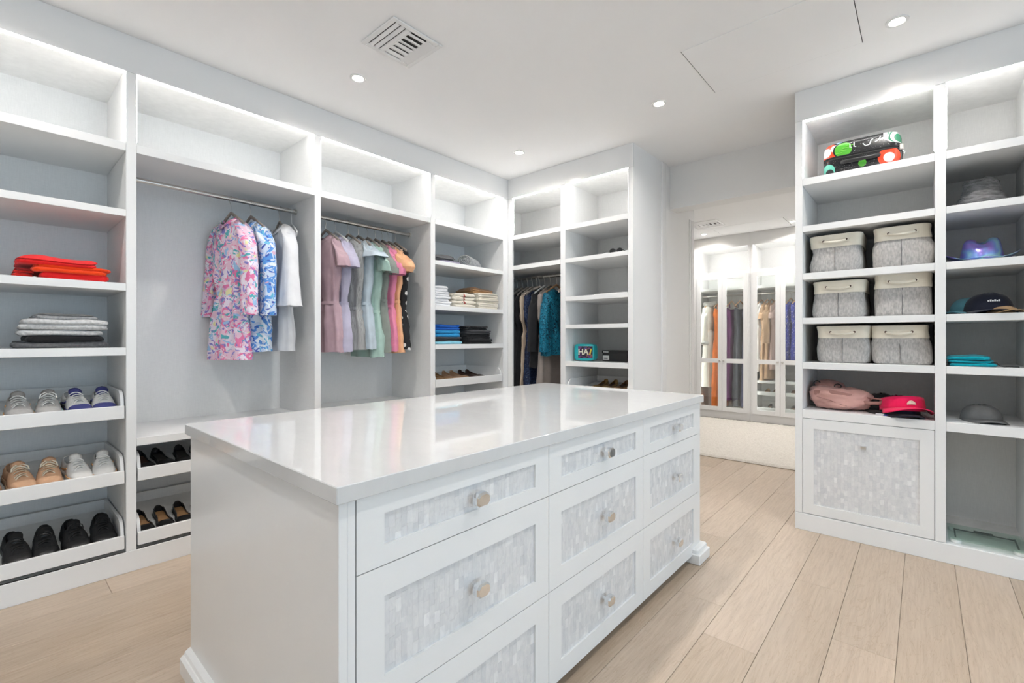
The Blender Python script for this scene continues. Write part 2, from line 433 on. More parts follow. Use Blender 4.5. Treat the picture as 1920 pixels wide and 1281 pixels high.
# ---- laundry door in bay 7
def knob_prism(P, r, root, m=CHROME, big=1.0):
    """stem and six-sided head; P(a, z, out) -> world"""
    st = MB(); rings = []
    for u in (0., .016 * big): rings.append([P(math.cos(2 * PI * k / 12) * .005 * big, math.sin(2 * PI * k / 12) * .005 * big, u) for k in range(12)])
    st.loft(rings); o = st.build('knob', m, root, 40)
    hd = MB(); rings = []
    shape = [(-.017, -.006), (-.010, -.0125), (.010, -.0125), (.017, -.006), (.017, .006), (.010, .0125), (-.010, .0125), (-.017, .006)]
    for u, k in ((.012, .72), (.015, 1.0), (.026, 1.0), (.030, .80)): rings.append([P(a * k * big, z * k * big, u * big) for a, z in shape])
    hd.loft(rings).build('knob_head', m, o)
    return o
dr = MB(); d0, d1, e0, e1 = -.5685, .0455, .110, .7035
pa0, pa1, pz0, pz1 = -.510, -.015, .170, .642
Pb = lambda a, z, u: (a, YB + .006 - u, z)
f7 = MB()
for q in ((d0, pa0, e0, e1), (pa1, d1, e0, e1), (pa0, pa1, e0, pz0), (pa0, pa1, pz1, e1)): f7.box(q[0], q[1], YB - .0015, YB + .018, q[2], q[3])
f7.box(pa0, pa1, YB + .006, YB + .018, pz0, pz1)
door7 = f7.build('tilt_door', PAINT, b7)
MB().box(-.571, .048, YB + .018, YB + .03, .106, .706).build('door_gap', DARK, b7)
mosaic(pa0, pa1, pz0, pz1, Pb, door7, single=False, seed=70)
kb = MB().box(-.276, -.250, YB - .016, YB + .004, .556, .572).build('door_knob', NICKEL, door7)

# ================================================================== ISLAND
IX0, IX1, IY0, IY1 = -2.0175, -.9118, .4835, 2.6406; IT, IB = .892, .854
isl = wthing('island_cabinet', 'white island cabinet with nine pearl-inlaid drawers and chrome knobs', 'cabinet', (-1.46, 1.56, 0))
FX = -.929; EY = .497
MB().box(-1.995, FX - .022, EY + .02, 2.625, .036, .853).build('body', PAINT, isl)
MB().cbox(-1.999, FX, EY, EY + .0205, .036, .8535, .001).build('end_panel', PAINT, isl)
MB().cbox(-1.999, FX, 2.610, 2.630, .036, .8535, .001).build('end_panel', PAINT, isl)
MB().cbox(FX - .022, FX + .0005, EY + .0205, .5358, .036, .8535, .001).build('corner_stile', PAINT, isl)
MB().cbox(FX - .022, FX + .0005, 2.598, 2.6105, .036, .8535, .001).build('corner_stile', PAINT, isl)
MB().box(FX - .022, FX - .018, .53, 2.60, .036, .853).build('drawer_gap', mat('grey_gap', (.30, .30, .31), .8, var=.05), isl)
MB().box(-1.93, -1.03, .60, 2.55, 0, .036).build('plinth', PAINT, isl)
bm = MB(); prof = [(EY - .032, 0), (EY - .032, .052), (EY - .024, .060), (EY - .020, .060), (EY - .016, .070), (EY - .004, .078), (EY + .012, .078), (EY + .012, 0)]
bm.prism(prof, -2.003, -.905, 'x'); bm.build('base_moulding', PAINT, isl)
for sx, (fy0, fy1) in ((1, (2.50, 2.655)), (1, (.465, .56)), (-1, (2.50, 2.655)), (-1, (.56, .66))):
    m1 = MB(); xo = FX if sx > 0 else -1.999
    m1.cbox(xo - sx * .03, xo + sx * .045, fy0, fy1, 0, .055, .004); m1.cbox(xo - sx * .03, xo + sx * .03, fy0 + .01, fy1 - .004, .05, .078, .006)
    m1.build('foot', PAINT, isl)
CY_ = [.537, 1.234, 1.925, 2.597]; CZ_ = [(.8545, .682), (.682, .362), (.362, .040)]
Pf = lambda a, z, u: (FX - .007 + u, a, z)
order = [(0, 1), (0, 0), (0, 2), (1, 1), (1, 0), (1, 2), (2, 1), (2, 0), (2, 2)]
for ci, ri in order:
    y0, y1 = CY_[ci] + .0012, CY_[ci + 1] - .0012; zt, zb = CZ_[ri][0] - .0012, CZ_[ri][1] + .0012
    p0, p1 = CY_[ci] + .071, CY_[ci + 1] - .071; q1 = zt - (.052 if ri == 0 else .070); q0 = zb + (.045 if ri == 0 else .063)
    f = MB()
    f.box(FX - .018, FX + .002, y0, p0, zb, zt).box(FX - .018, FX + .002, p1, y1, zb, zt).box(FX - .018, FX + .002, p0, p1, q1, zt).box(FX - .018, FX + .002, p0, p1, zb, q0)
    f.box(FX - .018, FX - .007, p0, p1, q0, q1)
    d = f.build('drawer', PAINT, isl)
    mosaic(p0, p1, q0, q1, Pf, d, single=(ci == 0 and ri < 2), seed=10 * ci + ri)
    kc = ((y0 + y1) / 2 + .012, (q0 + q1) / 2)
    knob_prism(lambda a, z, u, kc=kc: (FX - .005 + u, kc[0] + a, kc[1] + z), None, d, big=1.45)
ct = MB().cbox(IX0, IX1, IY0, IY1, IB, IT, .002).build('island_countertop', QUARTZ)
tag(ct, 'polished white stone countertop on the island', 'countertop')

# ================================================================== CEILING FITTINGS
def downlight(x, y, label, w=LAMP_W, lit=True):
    t = thing('recessed_downlight', label, 'lamp', (x, y, H), 0, 'ceiling downlights')
    MB().lathe([(.030, -.001), (.046, -.001), (.046, -.006), (.036, -.0075), (.030, -.004)], n=28, cap=False).build('trim_ring', PAINT, t, 50)
    MB().lathe([(.0301, -.0025), (0, -.0025)], n=28).build('lamp_lens', LENS, t)
    l = bpy.data.lights.new('downlight_bulb', 'AREA'); l.shape = 'DISK'; l.size = .07; l.energy = w; l.color = (1, .985, .965); l.spread = math.radians(150)
    lo = bpy.data.objects.new('downlight_bulb', l); COL.objects.link(lo); lo.parent = t; lo.location = (0, 0, -.012)
    return t
for x, y, s in ((-2.54, 1.482, 'ceiling downlight beside the square air vent'), (-2.54, 2.969, 'ceiling downlight nearest the shelving corner'),
                (-1.316, 2.967, 'ceiling downlight near the corner of the access hatch'), (-.096, 2.973, 'ceiling downlight at the top right between hatch and shelving'),
                (-1.316, 1.482, 'ceiling downlight above the middle of the island'), (-.096, 1.482, 'ceiling downlight above the aisle right of the island'),
                (-2.54, -.005, 'ceiling downlight in front of the near shoe shelves'), (-1.316, -.005, 'ceiling downlight beside the near end of the island'),
                (-.096, -.3, 'ceiling downlight above the viewer'), (1.12, 1.482, 'ceiling downlight right of the aisle'), (2.6, 1.482, 'ceiling downlight near the window wall')):
    downlight(x, y, s)
for x, y, s in ((-2.45, 7.10, 'small bright downlight by the vent in the far room'), (-1.3, 7.10, 'downlight at the right of the far room ceiling'), (-1.6, 5.6, 'downlight just inside the far room'), (-.6, 6.0, 'downlight over the rug in the far room')):
    downlight(x, y, s, w=3.6)
def vent(x0, x1, y0, y1, label, fins=True):
    t = wthing('air_vent', label, 'vent', ((x0 + x1) / 2, (y0 + y1) / 2, H))
    f = .028
    fr = MB()
    for q in ((x0, x1, y0, y0 + f), (x0, x1, y1 - f, y1), (x0, x0 + f, y0 + f, y1 - f), (x1 - f, x1, y0 + f, y1 - f)): fr.cbox(*q, H - .009, H - .0005, .003)
    fr.build('vent_frame', PAINT, t)
    MB().box(x0 + f, x1 - f, y0 + f, y1 - f, H - .0018, H - .0008).build('vent_backing', DARK, t)
    ax0, ax1, ay0, ay1 = x0 + f, x1 - f, y0 + f, y1 - f
    def blade(p, q, w, side):
        d = Vector(q) - Vector(p); nrm = Vector((-d.y, d.x, 0)).normalized() * side; dn = Vector((0, 0, -.007)); th = Vector((0, 0, -.0015)); P0, Q0 = Vector(p), Vector(q)
        MB().loft([[P0, P0 + nrm * w + dn, P0 + nrm * w + dn + th, P0 + th], [Q0, Q0 + nrm * w + dn, Q0 + nrm * w + dn + th, Q0 + th]]).build('blade', PAINT, t)
    ym = ay0 + (ay1 - ay0) * .36; zt = H - .0025
    for k in range(3):
        y = ay0 + (ym - ay0) * (k + .25) / 3; blade((ax0, y, zt), (ax1, y, zt), (ym - ay0) / 3 * .62, 1)
    MB().box(ax0, ax1, ym - .003, ym + .004, H - .011, H - .001).build('divider', PAINT, t)
    yq = ay0 + (ay1 - ay0) * .78; xm = (ax0 + ax1) / 2
    for k in range(6):
        x = ax0 + (ax1 - ax0) * (k + .1) / 6; right = k > 2; wd = (ax1 - ax0) / 6 * (.70 if right else 1.0)
        blade((x, ym + .004, zt), (x, yq, zt), wd, -1)
    for k in range(3):
        y = yq + (ay1 - yq) * k / 3; blade((ax0, y, zt), (ax1, y, zt), (ay1 - yq) / 3 * .98, 1)
vent(-2.22, -1.92, 1.31, 1.62, 'square white louvred air vent in the closet ceiling')
vent(-2.40, -2.02, 6.30, 6.68, 'small white louvred air vent in the far room ceiling')
# ================================================================== FABRICS AND OTHER ITEM MATERIALS
def print_mat(name, base, layers, scale=22., rough=.85):
    """flat printed pattern: layers of (colour, threshold, scale factor, distortion, seed)"""
    m, t, b = nt(name); c = None
    tc = N(t, 'ShaderNodeTexCoord')
    cur = rgba(base)
    for col, th, sc, dist, sd in layers:
        mp = N(t, 'ShaderNodeMapping'); mp.inputs['Location'].default_value = (sd * 3.1, sd * 1.7, sd * 5.3); t.links.new(tc.outputs['Object'], mp.inputs['Vector'])
        f = noise_tex(t, mp.outputs[0], scale * sc, 2, .5, dist)
        k = ramp(t, f, [(0, 0.), (th, 1.)], 'CONSTANT')
        if c is None:
            c = mixc(t, k, base, col)
        else: c = mixc(t, k, c, col)
    t.links.new(c, b.inputs['Base Color']); b.inputs['Roughness'].default_value = rough; b.inputs['Specular IOR Level'].default_value = .2
    return m
def stripe_mat(name, a, bcol, freq=320., axis=0):
    m, t, b = nt(name); tc = N(t, 'ShaderNodeTexCoord'); sp = N(t, 'ShaderNodeSeparateXYZ'); t.links.new(tc.outputs['Object'], sp.inputs[0])
    mu = N(t, 'ShaderNodeMath', operation='MULTIPLY'); mu.inputs[1].default_value = freq; t.links.new(sp.outputs[axis], mu.inputs[0])
    sn = N(t, 'ShaderNodeMath', operation='SINE'); t.links.new(mu.outputs[0], sn.inputs[0])
    t.links.new(ramp(t, sn.outputs[0], [(0, a), (.5, bcol)]), b.inputs['Base Color']); b.inputs['Roughness'].default_value = .9
    return m
def dot_mat(name, base, dot, scale=9., r=.22):
    m, t, b = nt(name); v = N(t, 'ShaderNodeTexVoronoi'); v.inputs['Scale'].default_value = scale; t.links.new(coords(t), v.inputs['Vector'])
    t.links.new(ramp(t, v.outputs['Distance'], [(0, dot), (r, base)], 'CONSTANT'), b.inputs['Base Color']); b.inputs['Roughness'].default_value = .85
    return m
F_PINKFLORAL = print_mat('pink_floral_print', (.84, .58, .70), [((.86, .76, .86), .52, .6, 1.2, 1), ((.82, .22, .42), .56, 1.0, 2.0, 2), ((.12, .46, .52), .60, .75, 2.4, 3), ((.28, .24, .60), .605, .95, 3.0, 4), ((.36, .56, .80), .635, .8, 2.2, 5), ((.84, .80, .46), .66, .8, 1.5, 6), ((.90, .84, .90), .63, 1.2, 3.2, 7)], 12.)
F_BLUEFLORAL = print_mat('blue_floral_print', (.60, .70, .86), [((.12, .32, .74), .52, .8, 2.8, 11), ((.80, .86, .93), .56, .8, 2.2, 12), ((.07, .12, .46), .61, .9, 3.0, 13), ((.16, .52, .74), .63, .8, 2.2, 14), ((.70, .45, .60), .68, .8, 1., 15)], 13.)
F_WHITE = fabric('white_cotton', (.80, .80, .82), .05)
F_MAUVE = fabric('mauve_cotton', (.52, .36, .40)); F_LAV = fabric('lavender_cotton', (.52, .49, .62)); F_LAVD = fabric('dusty_violet_cotton', (.30, .27, .36))
F_STRIPE = mat('grey_pinstripe', (.36, .36, .355), .9, var=.42, vscale=150, stretch=(1, 1, .02), spec=.2)
F_SKY = fabric('pale_blue_chambray', (.53, .61, .67)); F_MINT = fabric('mint_linen', (.42, .58, .51)); F_SAGE = fabric('sage_cotton', (.27, .29, .26))
F_PINK = fabric('candy_pink_cotton', (.78, .26, .40)); F_PEACH = fabric('peach_cotton', (.86, .47, .26)); F_BLACKDOT = dot_mat('black_white_spots', (.012, .012, .014), (.75, .73, .70), 17, .30)
F_BLACK = fabric('black_cloth', (.012, .012, .014), .25); F_CHAR = fabric('charcoal_cloth', (.05, .05, .055), .2)
F_NAVYSEQ = print_mat('navy_sequins', (.012, .018, .045), [((.03, .05, .11), .55, 2.5, 1., 21), ((.20, .22, .26), .70, 3.5, .5, 22)], 30., .45)
F_TEALSEQ = print_mat('teal_spotted_silk', (.006, .13, .21), [((.002, .02, .04), .56, 2.2, 1., 31), ((.03, .26, .38), .62, 2.6, 1., 32)], 34., .5)
F_TAUPE = fabric('taupe_chiffon', (.30, .26, .24)); F_BEIGE = fabric('beige_knit', (.52, .42, .32))
F_RED = fabric('scarlet_cotton', (.80, .018, .02), .08); F_ORRED = fabric('orange_red_cotton', (.85, .06, .008), .08); F_DKRED = fabric('deep_red_cotton', (.55, .02, .015), .1)
F_LGREY = mat('heather_light_grey', (.62, .62, .62), .95, var=.22, vscale=90, bstr=.3, bscale=300, sheen=.2, spec=.2)
F_MGREY = mat('heather_mid_grey', (.36, .36, .365), .95, var=.25, vscale=90, bstr=.3, bscale=300, sheen=.2, spec=.2)
F_DGREY = mat('heather_dark_grey', (.12, .12, .125), .95, var=.3, vscale=90, bstr=.3, bscale=300, sheen=.2, spec=.2)
F_CREAM = fabric('cream_cotton', (.76, .70, .60), .06); F_CREAMPRINT = print_mat('cream_printed_cotton', (.76, .70, .60), [((.35, .05, .04), .68, .9, .5, 41), ((.08, .09, .14), .69, 1.0, .5, 42)], 30.)
F_TAN = fabric('camel_leather', (.40, .22, .10), .1, rough=.6); F_BLUE = fabric('royal_blue_cotton', (.01, .11, .48)); F_AZURE = fabric('azure_cotton', (.03, .30, .62)); F_CYAN = fabric('pale_cyan_cotton', (.25, .58, .72))
F_TEAL = fabric('turquoise_towelling', (.0, .34, .42), .15, 60.); F_GLITTER = print_mat('black_glitter_knit', (.02, .02, .022), [((.22, .22, .22), .66, 4., .3, 51)], 40., .5)
F_CANVAS = fabric('cream_canvas', (.86, .80, .68), .05)
F_TWEED = mat('grey_tweed', (.46, .445, .43), .95, var=.30, vscale=130, stretch=(1, 1, .35), bstr=.5, bscale=380, spec=.2)
M_WOODH = mat('taupe_velvet', (.36, .31, .27), .7, var=.08); M_WHITEP = mat('white_plastic', (.82, .82, .80), .35, var=.01); M_WOOD = mat('beech_wood', (.50, .30, .16), .45, var=.15, vscale=20, stretch=(1, 1, 6))
M_PINKH = mat('cream_satin_padding', (.72, .60, .52), .5, var=.05)
SOLEW = mat('white_rubber', (.78, .77, .74), .6, var=.04); SOLEB = mat('black_rubber', (.018, .018, .018), .5, var=.1); SOLET = mat('gum_rubber', (.55, .38, .24), .6, var=.06); LACEW = mat('white_lace', (.80, .80, .78), .9, var=.05, vscale=60); LACEB = mat('black_lace', (.015, .015, .016), .9, var=.05, vscale=60); LACEC = mat('cream_lace', (.74, .66, .52), .9, var=.05, vscale=60)
SH_GREY = mat('grey_mesh_upper', (.42, .41, .40), .9, var=.08, vscale=60, bstr=.3, bscale=400); SH_NAVY = mat('navy_upper', (.045, .05, .20), .7, var=.1, vscale=40); SH_WHITE = mat('white_leather', (.76, .75, .73), .45, var=.04); SH_TAN = mat('peach_suede', (.60, .36, .22), .85, var=.06, vscale=40); SH_BLACK = mat('black_leather', (.014, .014, .015), .35, var=.15); SH_BLACKM = mat('black_mesh', (.012, .012, .013), .8, var=.2, bstr=.4, bscale=300)
SH_TEAL = mat('aqua_trim', (.30, .52, .52), .6, var=.05); SH_ORANGE = mat('apricot_trim', (.80, .45, .20), .6, var=.05); INS_TAN = mat('tan_insole', (.46, .26, .12), .6, var=.12, vscale=25); INS_DK = mat('dark_insole', (.05, .045, .04), .8, var=.1); INS_GREY = mat('grey_insole', (.30, .29, .28), .8, var=.1); INS_BRN = mat('brown_insole', (.09, .045, .03), .6, var=.1)
LE_CAMEL = mat('camel_flat_leather', (.34, .19, .085), .45, var=.12, vscale=25); LE_NUDE = mat('nude_flat_leather', (.50, .31, .19), .4, var=.1, vscale=25); LE_BROWN = mat('dark_brown_leather', (.055, .03, .022), .4, var=.15, vscale=25); LE_GOLD = mat('gold_leather', (.42, .27, .10), .35, .3, var=.1)

# ================================================================== GENERATORS
def lerp(a, b, t): return a + (b - a) * t
def interp(tab, x):
    if x <= tab[0][0]: return tab[0][1]
    for (a, p), (b, q) in zip(tab[:-1], tab[1:]):
        if x <= b:
            t = (x - a) / (b - a); t = t * t * (3 - 2 * t); return p + (q - p) * t
    return tab[-1][1]
def spow(c, p): return math.copysign(abs(c) ** p, c)

def hanger(loc, rz, label, m=M_WOODH, hw=.166, bar=False, drop=.088, thick=.0115, group='clothes hangers', metal=NICKEL):
    t = thing('clothes_hanger', label, 'hanger', loc, rz, group)
    pts = []
    for i in range(15):
        a = math.radians(-35 + 215 * i / 14); pts.append((.0172 * math.cos(a), 0, .0172 * math.sin(a)))
    pts += [(-.0165, 0, -.010), (-.010, 0, -.026), (-.002, 0, -.036), (0, 0, -.048), (0, 0, -.096)]
    MB().tube(pts, .0021, 6).build('hook', metal, t, 80)
    sh = []
    for i in range(-12, 13):
        u = i / 12; sh.append((hw * u, 0, -.093 - drop * (abs(u) ** 1.1)))
    b = MB().tube(sh, thick, 8, sx=.55, sy=1.0)
    b.build('shoulder_bar', m, t, 80)
    if bar:
        e = -.093 - drop
        MB().tube([(-hw, 0, e), (-hw * .93, 0, e - .022), (-hw * .85, 0, e - .026), (hw * .85, 0, e - .026), (hw * .93, 0, e - .022), (hw, 0, e)], thick * .6, 8).build('trouser_bar', m, t, 80)
    return t

def garment(name, label, cat, loc, rz, rings, m, group, sleeves=None, sm=None, collar=None, belt=None, buttons=0, bm_=None, fold=(7, .012), seed=0, slit=False, strap=False, cuff=None, tilt=0., dip=.045):
    """rings: (z, half width, half thickness, shoulder drop). local x = across the shoulders, origin = centre of the rod"""
    rg = random.Random(seed); t = thing(name, label, cat, loc, rz, group)
    if tilt: t.rotation_euler = (0, tilt, rz)
    zt = [(-r[0], r) for r in rings]; n = 40; lv = 30; R = []; zlast = rings[-1][0]; z0 = rings[0][0]
    ph = rg.uniform(0, 6); k1 = fold[0]; k2 = fold[0] * 2 + 1
    for i in range(lv + 1):
        u = i / lv; u = u ** 1.35; zz = lerp(z0, zlast, u)
        hw = interp([(a, r[1]) for a, r in zt], -zz); ht = interp([(a, r[2]) for a, r in zt], -zz); dr = interp([(a, r[3]) for a, r in zt], -zz)
        s = max(0., min(1., (u - .18) / .5)); ring = []
        for j in range(n):
            a = 2 * PI * j / n; c, sn = spow(math.cos(a), .8), spow(math.sin(a), .85)
            w = s * fold[1] * (math.sin(k1 * a + ph + 2.2 * zz) + .5 * math.sin(k2 * a + ph * 2 - 3 * zz))
            nn = .009 * fbm(c * 3 + seed, sn * 2, zz * 9) + .006 * fbm(c * 7, sn * 5 + seed, zz * 22) + .004 * fbm(c * 16 + seed, sn * 9, zz * 5)
            x = c * (hw + .3 * w + nn); y = sn * (ht + w + nn * 1.3)
            ring.append((x, y, zz - dr * abs(c) ** 1.3 - dip * max(0, 1 - u / .12) * max(0., 1 - abs(c) ** 1.5) * (1. if sn < 0 else .45) + (.008 * fbm(c * 2, sn * 2, seed + .5) if i == lv else 0)))
        R.append(ring)
    MB().loft(R, True, False, False).build('bodice' if belt else 'body', m, t, 180)
    sm = sm or m
    if sleeves:
        for sd in (-1, 1):
            S = []; L = len(sleeves); ns = 18
            tab = [(i / (L - 1), q) for i, q in enumerate(sleeves)]; st = 14
            for i in range(st + 1):
                u = i / st; q = [interp([(a, b[k]) for a, b in tab], u) for k in range(5)]
                ring = []
                for j in range(ns):
                    a = 2 * PI * j / ns; w = u * .18 * math.sin(5 * a + seed + sd) + .10 * fbm(math.cos(a) * 2 + seed, math.sin(a) * 2 + sd, u * 5)
                    ring.append((sd * (q[0] + q[3] * math.cos(a) * (1 + w)), q[1] + q[4] * math.sin(a) * (1 + w), q[2] - (.06 * (1 - u)) * math.cos(a) * (1 if u < .5 else .3)))
                S.append(ring)
            sl = MB().loft(S, True, True, False).build('sleeve', sm, t, 180)
            if cuff:
                q = sleeves[-1]; C = []
                for dz, kk in ((.035, 1.06), (0, 1.10), (-.012, 1.08)):
                    C.append([(sd * (q[0] + q[3] * kk * math.cos(2 * PI * j / ns)), q[1] + q[4] * kk * math.sin(2 * PI * j / ns), q[2] + dz) for j in range(ns)])
                MB().loft(C, True, False, False).build('cuff', cuff, t, 180)
    if collar:
        cm = collar if collar is not True else m; r0 = rings[0]; C = []
        for dz, kw, kh in ((-.010, 1.0, 1.0), (.002, .95, .95), (.006, 1.02, 1.05), (-.008, 1.22, 1.3), (-.030, 1.38, 1.5)):
            C.append([(r0[1] * kw * spow(math.cos(2 * PI * j / 28), .8), r0[2] * kh * spow(math.sin(2 * PI * j / 28), .85), r0[0] + dz - dip * max(0., 1 - abs(spow(math.cos(2 * PI * j / 28), .8)) ** 1.5) * (1. if math.sin(2 * PI * j / 28) < 0 else .45)) for j in range(28)])
        MB().loft(C, True, False, False).build('collar', cm, t, 180)
    if belt:
        bz, bmt = belt; hw = interp([(a, r[1]) for a, r in zt], -bz); ht = interp([(a, r[2]) for a, r in zt], -bz); C = []
        for dz, kk in ((.012, 1.0), (.011, 1.05), (-.011, 1.05), (-.012, 1.0)):
            C.append([(hw * kk * spow(math.cos(2 * PI * j / 36), .8), (ht + .012) * kk * spow(math.sin(2 * PI * j / 36), .85) * 1.05, bz + dz) for j in range(36)])
        MB().loft(C, True, False, False).build('waistband', bmt, t, 60)
    for i in range(buttons):
        bz = -.16 - i * .075; ht = interp([(a, r[2]) for a, r in zt], -bz)
        MB().lathe([(.0, -.003), (.0055, -.002), (.0055, .001), (0, .0015)], (0, -ht - .006, bz), 10, 'y').build('button', bm_ or M_WHITEP, t)
    if strap:
        for sd in (-1, 1):
            x0 = strap; r0 = rings[0]
            MB().tube([(sd * x0, 0, -.132), (sd * x0 * 1.1, r0[2] * .3 - .02, -.155), (sd * x0 * 1.15, -r0[2] * .6, r0[0] - .004)], .004, 6, sx=2.2, sy=.5).build('strap', m, t, 80)
    return t
def romper(loc, rz, label, m, group, seed, waist=-.66, hem=-1.0, sl='short', belt=None, collar=True, name='playsuit', w=1.0, buttons=0, cuff=None, slim=1.0, sw=1.0):
    th = slim
    R = [(-.138, .080 * w, .040 * th, .0), (-.146, .125 * w, .046 * th, .014), (-.158, .185 * w, .05 * th, .036), (-.26, .195 * w, .056 * th, .012), (-.42, .185 * w, .055 * th, 0), (waist + .02, .150 * w, .042 * th, 0), (waist, .145 * w, .040 * th, 0), (waist - .03, .165 * w, .055 * th, 0), (hem + .1, .20 * w, .066 * th, 0), (hem, .205 * w, .07 * th, 0)]
    S = {'short': [(0.160, 0.000, -0.207, 0.045, 0.045), (0.195, 0.000, -0.257, 0.048, 0.045), (0.222, 0.000, -0.332, 0.050, 0.045), (0.232, 0.000, -0.382, 0.053, 0.046)],
         'puff': [(0.165, 0.000, -0.207, 0.050, 0.050), (0.205, 0.000, -0.242, 0.075, 0.065), (0.235, 0.000, -0.322, 0.080, 0.070), (0.235, 0.000, -0.367, 0.055, 0.050)],
         'long': [(0.165, 0.000, -0.207, 0.055, 0.050), (0.205, 0.000, -0.282, 0.060, 0.052), (0.235, 0.000, -0.442, 0.052, 0.046), (0.250, -0.010, -0.600, 0.050, 0.042), (0.262, -0.015, -0.745, 0.052, 0.040)],
         'ruffle': [(0.160, 0.000, -0.197, 0.050, 0.050), (0.210, 0.000, -0.237, 0.085, 0.070), (0.235, 0.000, -0.287, 0.105, 0.085)], None: None}[sl]
    if S and sw != 1.: S = [(q[0] * sw, q[1], q[2], q[3] * sw, q[4]) for q in S]
    return garment(name, label, 'clothing', loc, rz, R, m, group, S, None, collar, (waist, belt) if belt else None, buttons, None, (8, .013 * th), seed, cuff=cuff)

def folded(label, x0, x1, y0, y1, z0, h, m, layers=None, seed=0, name='folded_garment', cat='clothing', group='folded clothes', sag=.12, rz=0., jitter=.006):
    """a garment folded flat: rounded fold lines in the sides, soft wrinkled faces"""
    layers = max(layers or 1, 2 if h >= .036 else 1)
    rg = random.Random(seed * 7 + 1); cx, cy = (x0 + x1) / 2, (y0 + y1) / 2; hx, hy = (x1 - x0) / 2, (y1 - y0) / 2; n = 88; R = []
    h = h * 1.06; lh = h / layers; rr = lh * .5
    for l in range(layers):
        ox, oy = rg.uniform(-jitter, jitter), rg.uniform(-jitter, jitter); sc = 1 - rg.uniform(0, .025)
        for q in range(7):
            tt = -1 + 2 * q / 6; ins = rr * .9 * (1 - math.sqrt(max(0, 1 - tt * tt * .97)))
            R.append((ox, oy, sc, ins, l * lh + lh * (tt + 1) / 2))
    rings = []; ph = rg.uniform(0, 6)
    def zz(x, y, z):
        k = z / h; e = max(abs(x) / hx, abs(y) / hy)
        return max(0., z * (1 - sag * k * max(0, e) ** 4) + k * (.007 * fbm(x * 7 + seed, y * 7, .3 * k) + .004 * fbm(x * 18 + seed, y * 15, 1) + .003 * math.sin(y * 26 + ph)))
    def pl(a, p):
        c, s_ = math.cos(a), math.sin(a); return spow(c, p), spow(s_, p)
    for ox, oy, sc, ins, z in R:
        ring = []
        for j in range(n):
            c, s_ = pl(2 * PI * j / n, .20)
            wob = .007 * fbm(c * 3 + seed * 3.3, s_ * 3, z * 40) + .005 * fbm(c * 11 + seed, s_ * 11, z * 90)
            x = c * (hx * sc - ins + wob) + ox; y = s_ * (hy * sc - ins + wob) + oy
            ring.append((x, y, zz(x, y, z)))
        rings.append(ring)
    top = R[-1][4]
    for k in (.93, .8, .6, .4, .2):
        ring = []
        for j in range(n):
            c, s_ = pl(2 * PI * j / n, .20 + .5 * (1 - k)); x = c * hx * k; y = s_ * hy * k
            ring.append((x, y, zz(x, y, top)))
        rings.append(ring)
    o = MB().loft(rings).build(name, m, None, 180); o.location = (cx, cy, z0); o.rotation_euler = (0, 0, rz)
    tag(o, label, cat, group); ORG[o.name] = (0, 0, 0)
    return o

# ---- shoes: toe towards +x, origin under the middle of the sole
def shoe_core(t, L, W, hs, open_t, sole_m, up_m, ins_m, sole_h=.026, wtab=None, gap=(52, 128), heel=0., lip=.002):
    wt = wtab or [(0, .52), (.06, .72), (.2, .80), (.4, .76), (.6, .94), (.74, 1.0), (.88, .84), (.96, .52), (1, .10)]
    def w(u): return W / 2 * interp(wt, u)
    S = []; ns = 17
    us = [0, .012, .04, .1, .18, .26, .34, .42, .5, .58, .66, .74, .82, .89, .94, .975, .995, 1.0]
    def cl(u): return heel * max(0, 1 - u / .62) ** 1.3          # sole lift for heels
    out = [(u, 1) for u in us] + [(u, -1) for u in reversed(us)]
    def ring(k, dz): return [(-L / 2 + u * L, sd * (w(u) + k), cl(u) + dz) for u, sd in out]
    MB().loft([ring(-.003, 0), ring(.002, .004), ring(.0025, sole_h - .004), ring(.0, sole_h)]).build('sole', sole_m, t, 50)
    V = []; F = []; keep = {}; idx = {}
    for i, u in enumerate(us):
        for j in range(ns):
            a = PI * j / (ns - 1); c = spow(math.cos(a), .65); s = spow(math.sin(a), .8)
            x = -L / 2 + u * L
            if u < .03: x -= .004 * s
            V.append((x, (w(u) - .001) * c, sole_h - .004 + cl(u) + (hs(u) - sole_h) * s))
    for i in range(len(us) - 1):
        um = (us[i] + us[i + 1]) / 2
        for j in range(ns - 1):
            am = 180 * (j + .5) / (ns - 1)
            if open_t[0] < um < open_t[1] and gap[0] < am < gap[1]: continue
            a = i * ns + j; F.append((a, a + 1, a + ns + 1, a + ns))
    F.append(tuple(range(ns))); F.append(tuple((len(us) - 1) * ns + j for j in reversed(range(ns))))
    u_o = MB().add(V, F).build('upper', up_m, t, 75)
    sol = u_o.modifiers.new('thickness', 'SOLIDIFY'); sol.thickness = .003; sol.offset = -1
    iw = [u for u in us if .02 < u < open_t[1] + .12]
    ring2 = [(-L / 2 + u * L, (w(u) - .006), sole_h + .004 + cl(u)) for u in iw] + [(-L / 2 + u * L, -(w(u) - .006), sole_h + .004 + cl(u)) for u in reversed(iw)]
    MB().add(ring2 + [(p[0], p[1], p[2] - .003) for p in ring2], [tuple(range(len(ring2)))[::-1], tuple(range(len(ring2), 2 * len(ring2)))]).build('insole', ins_m, t)
    return w
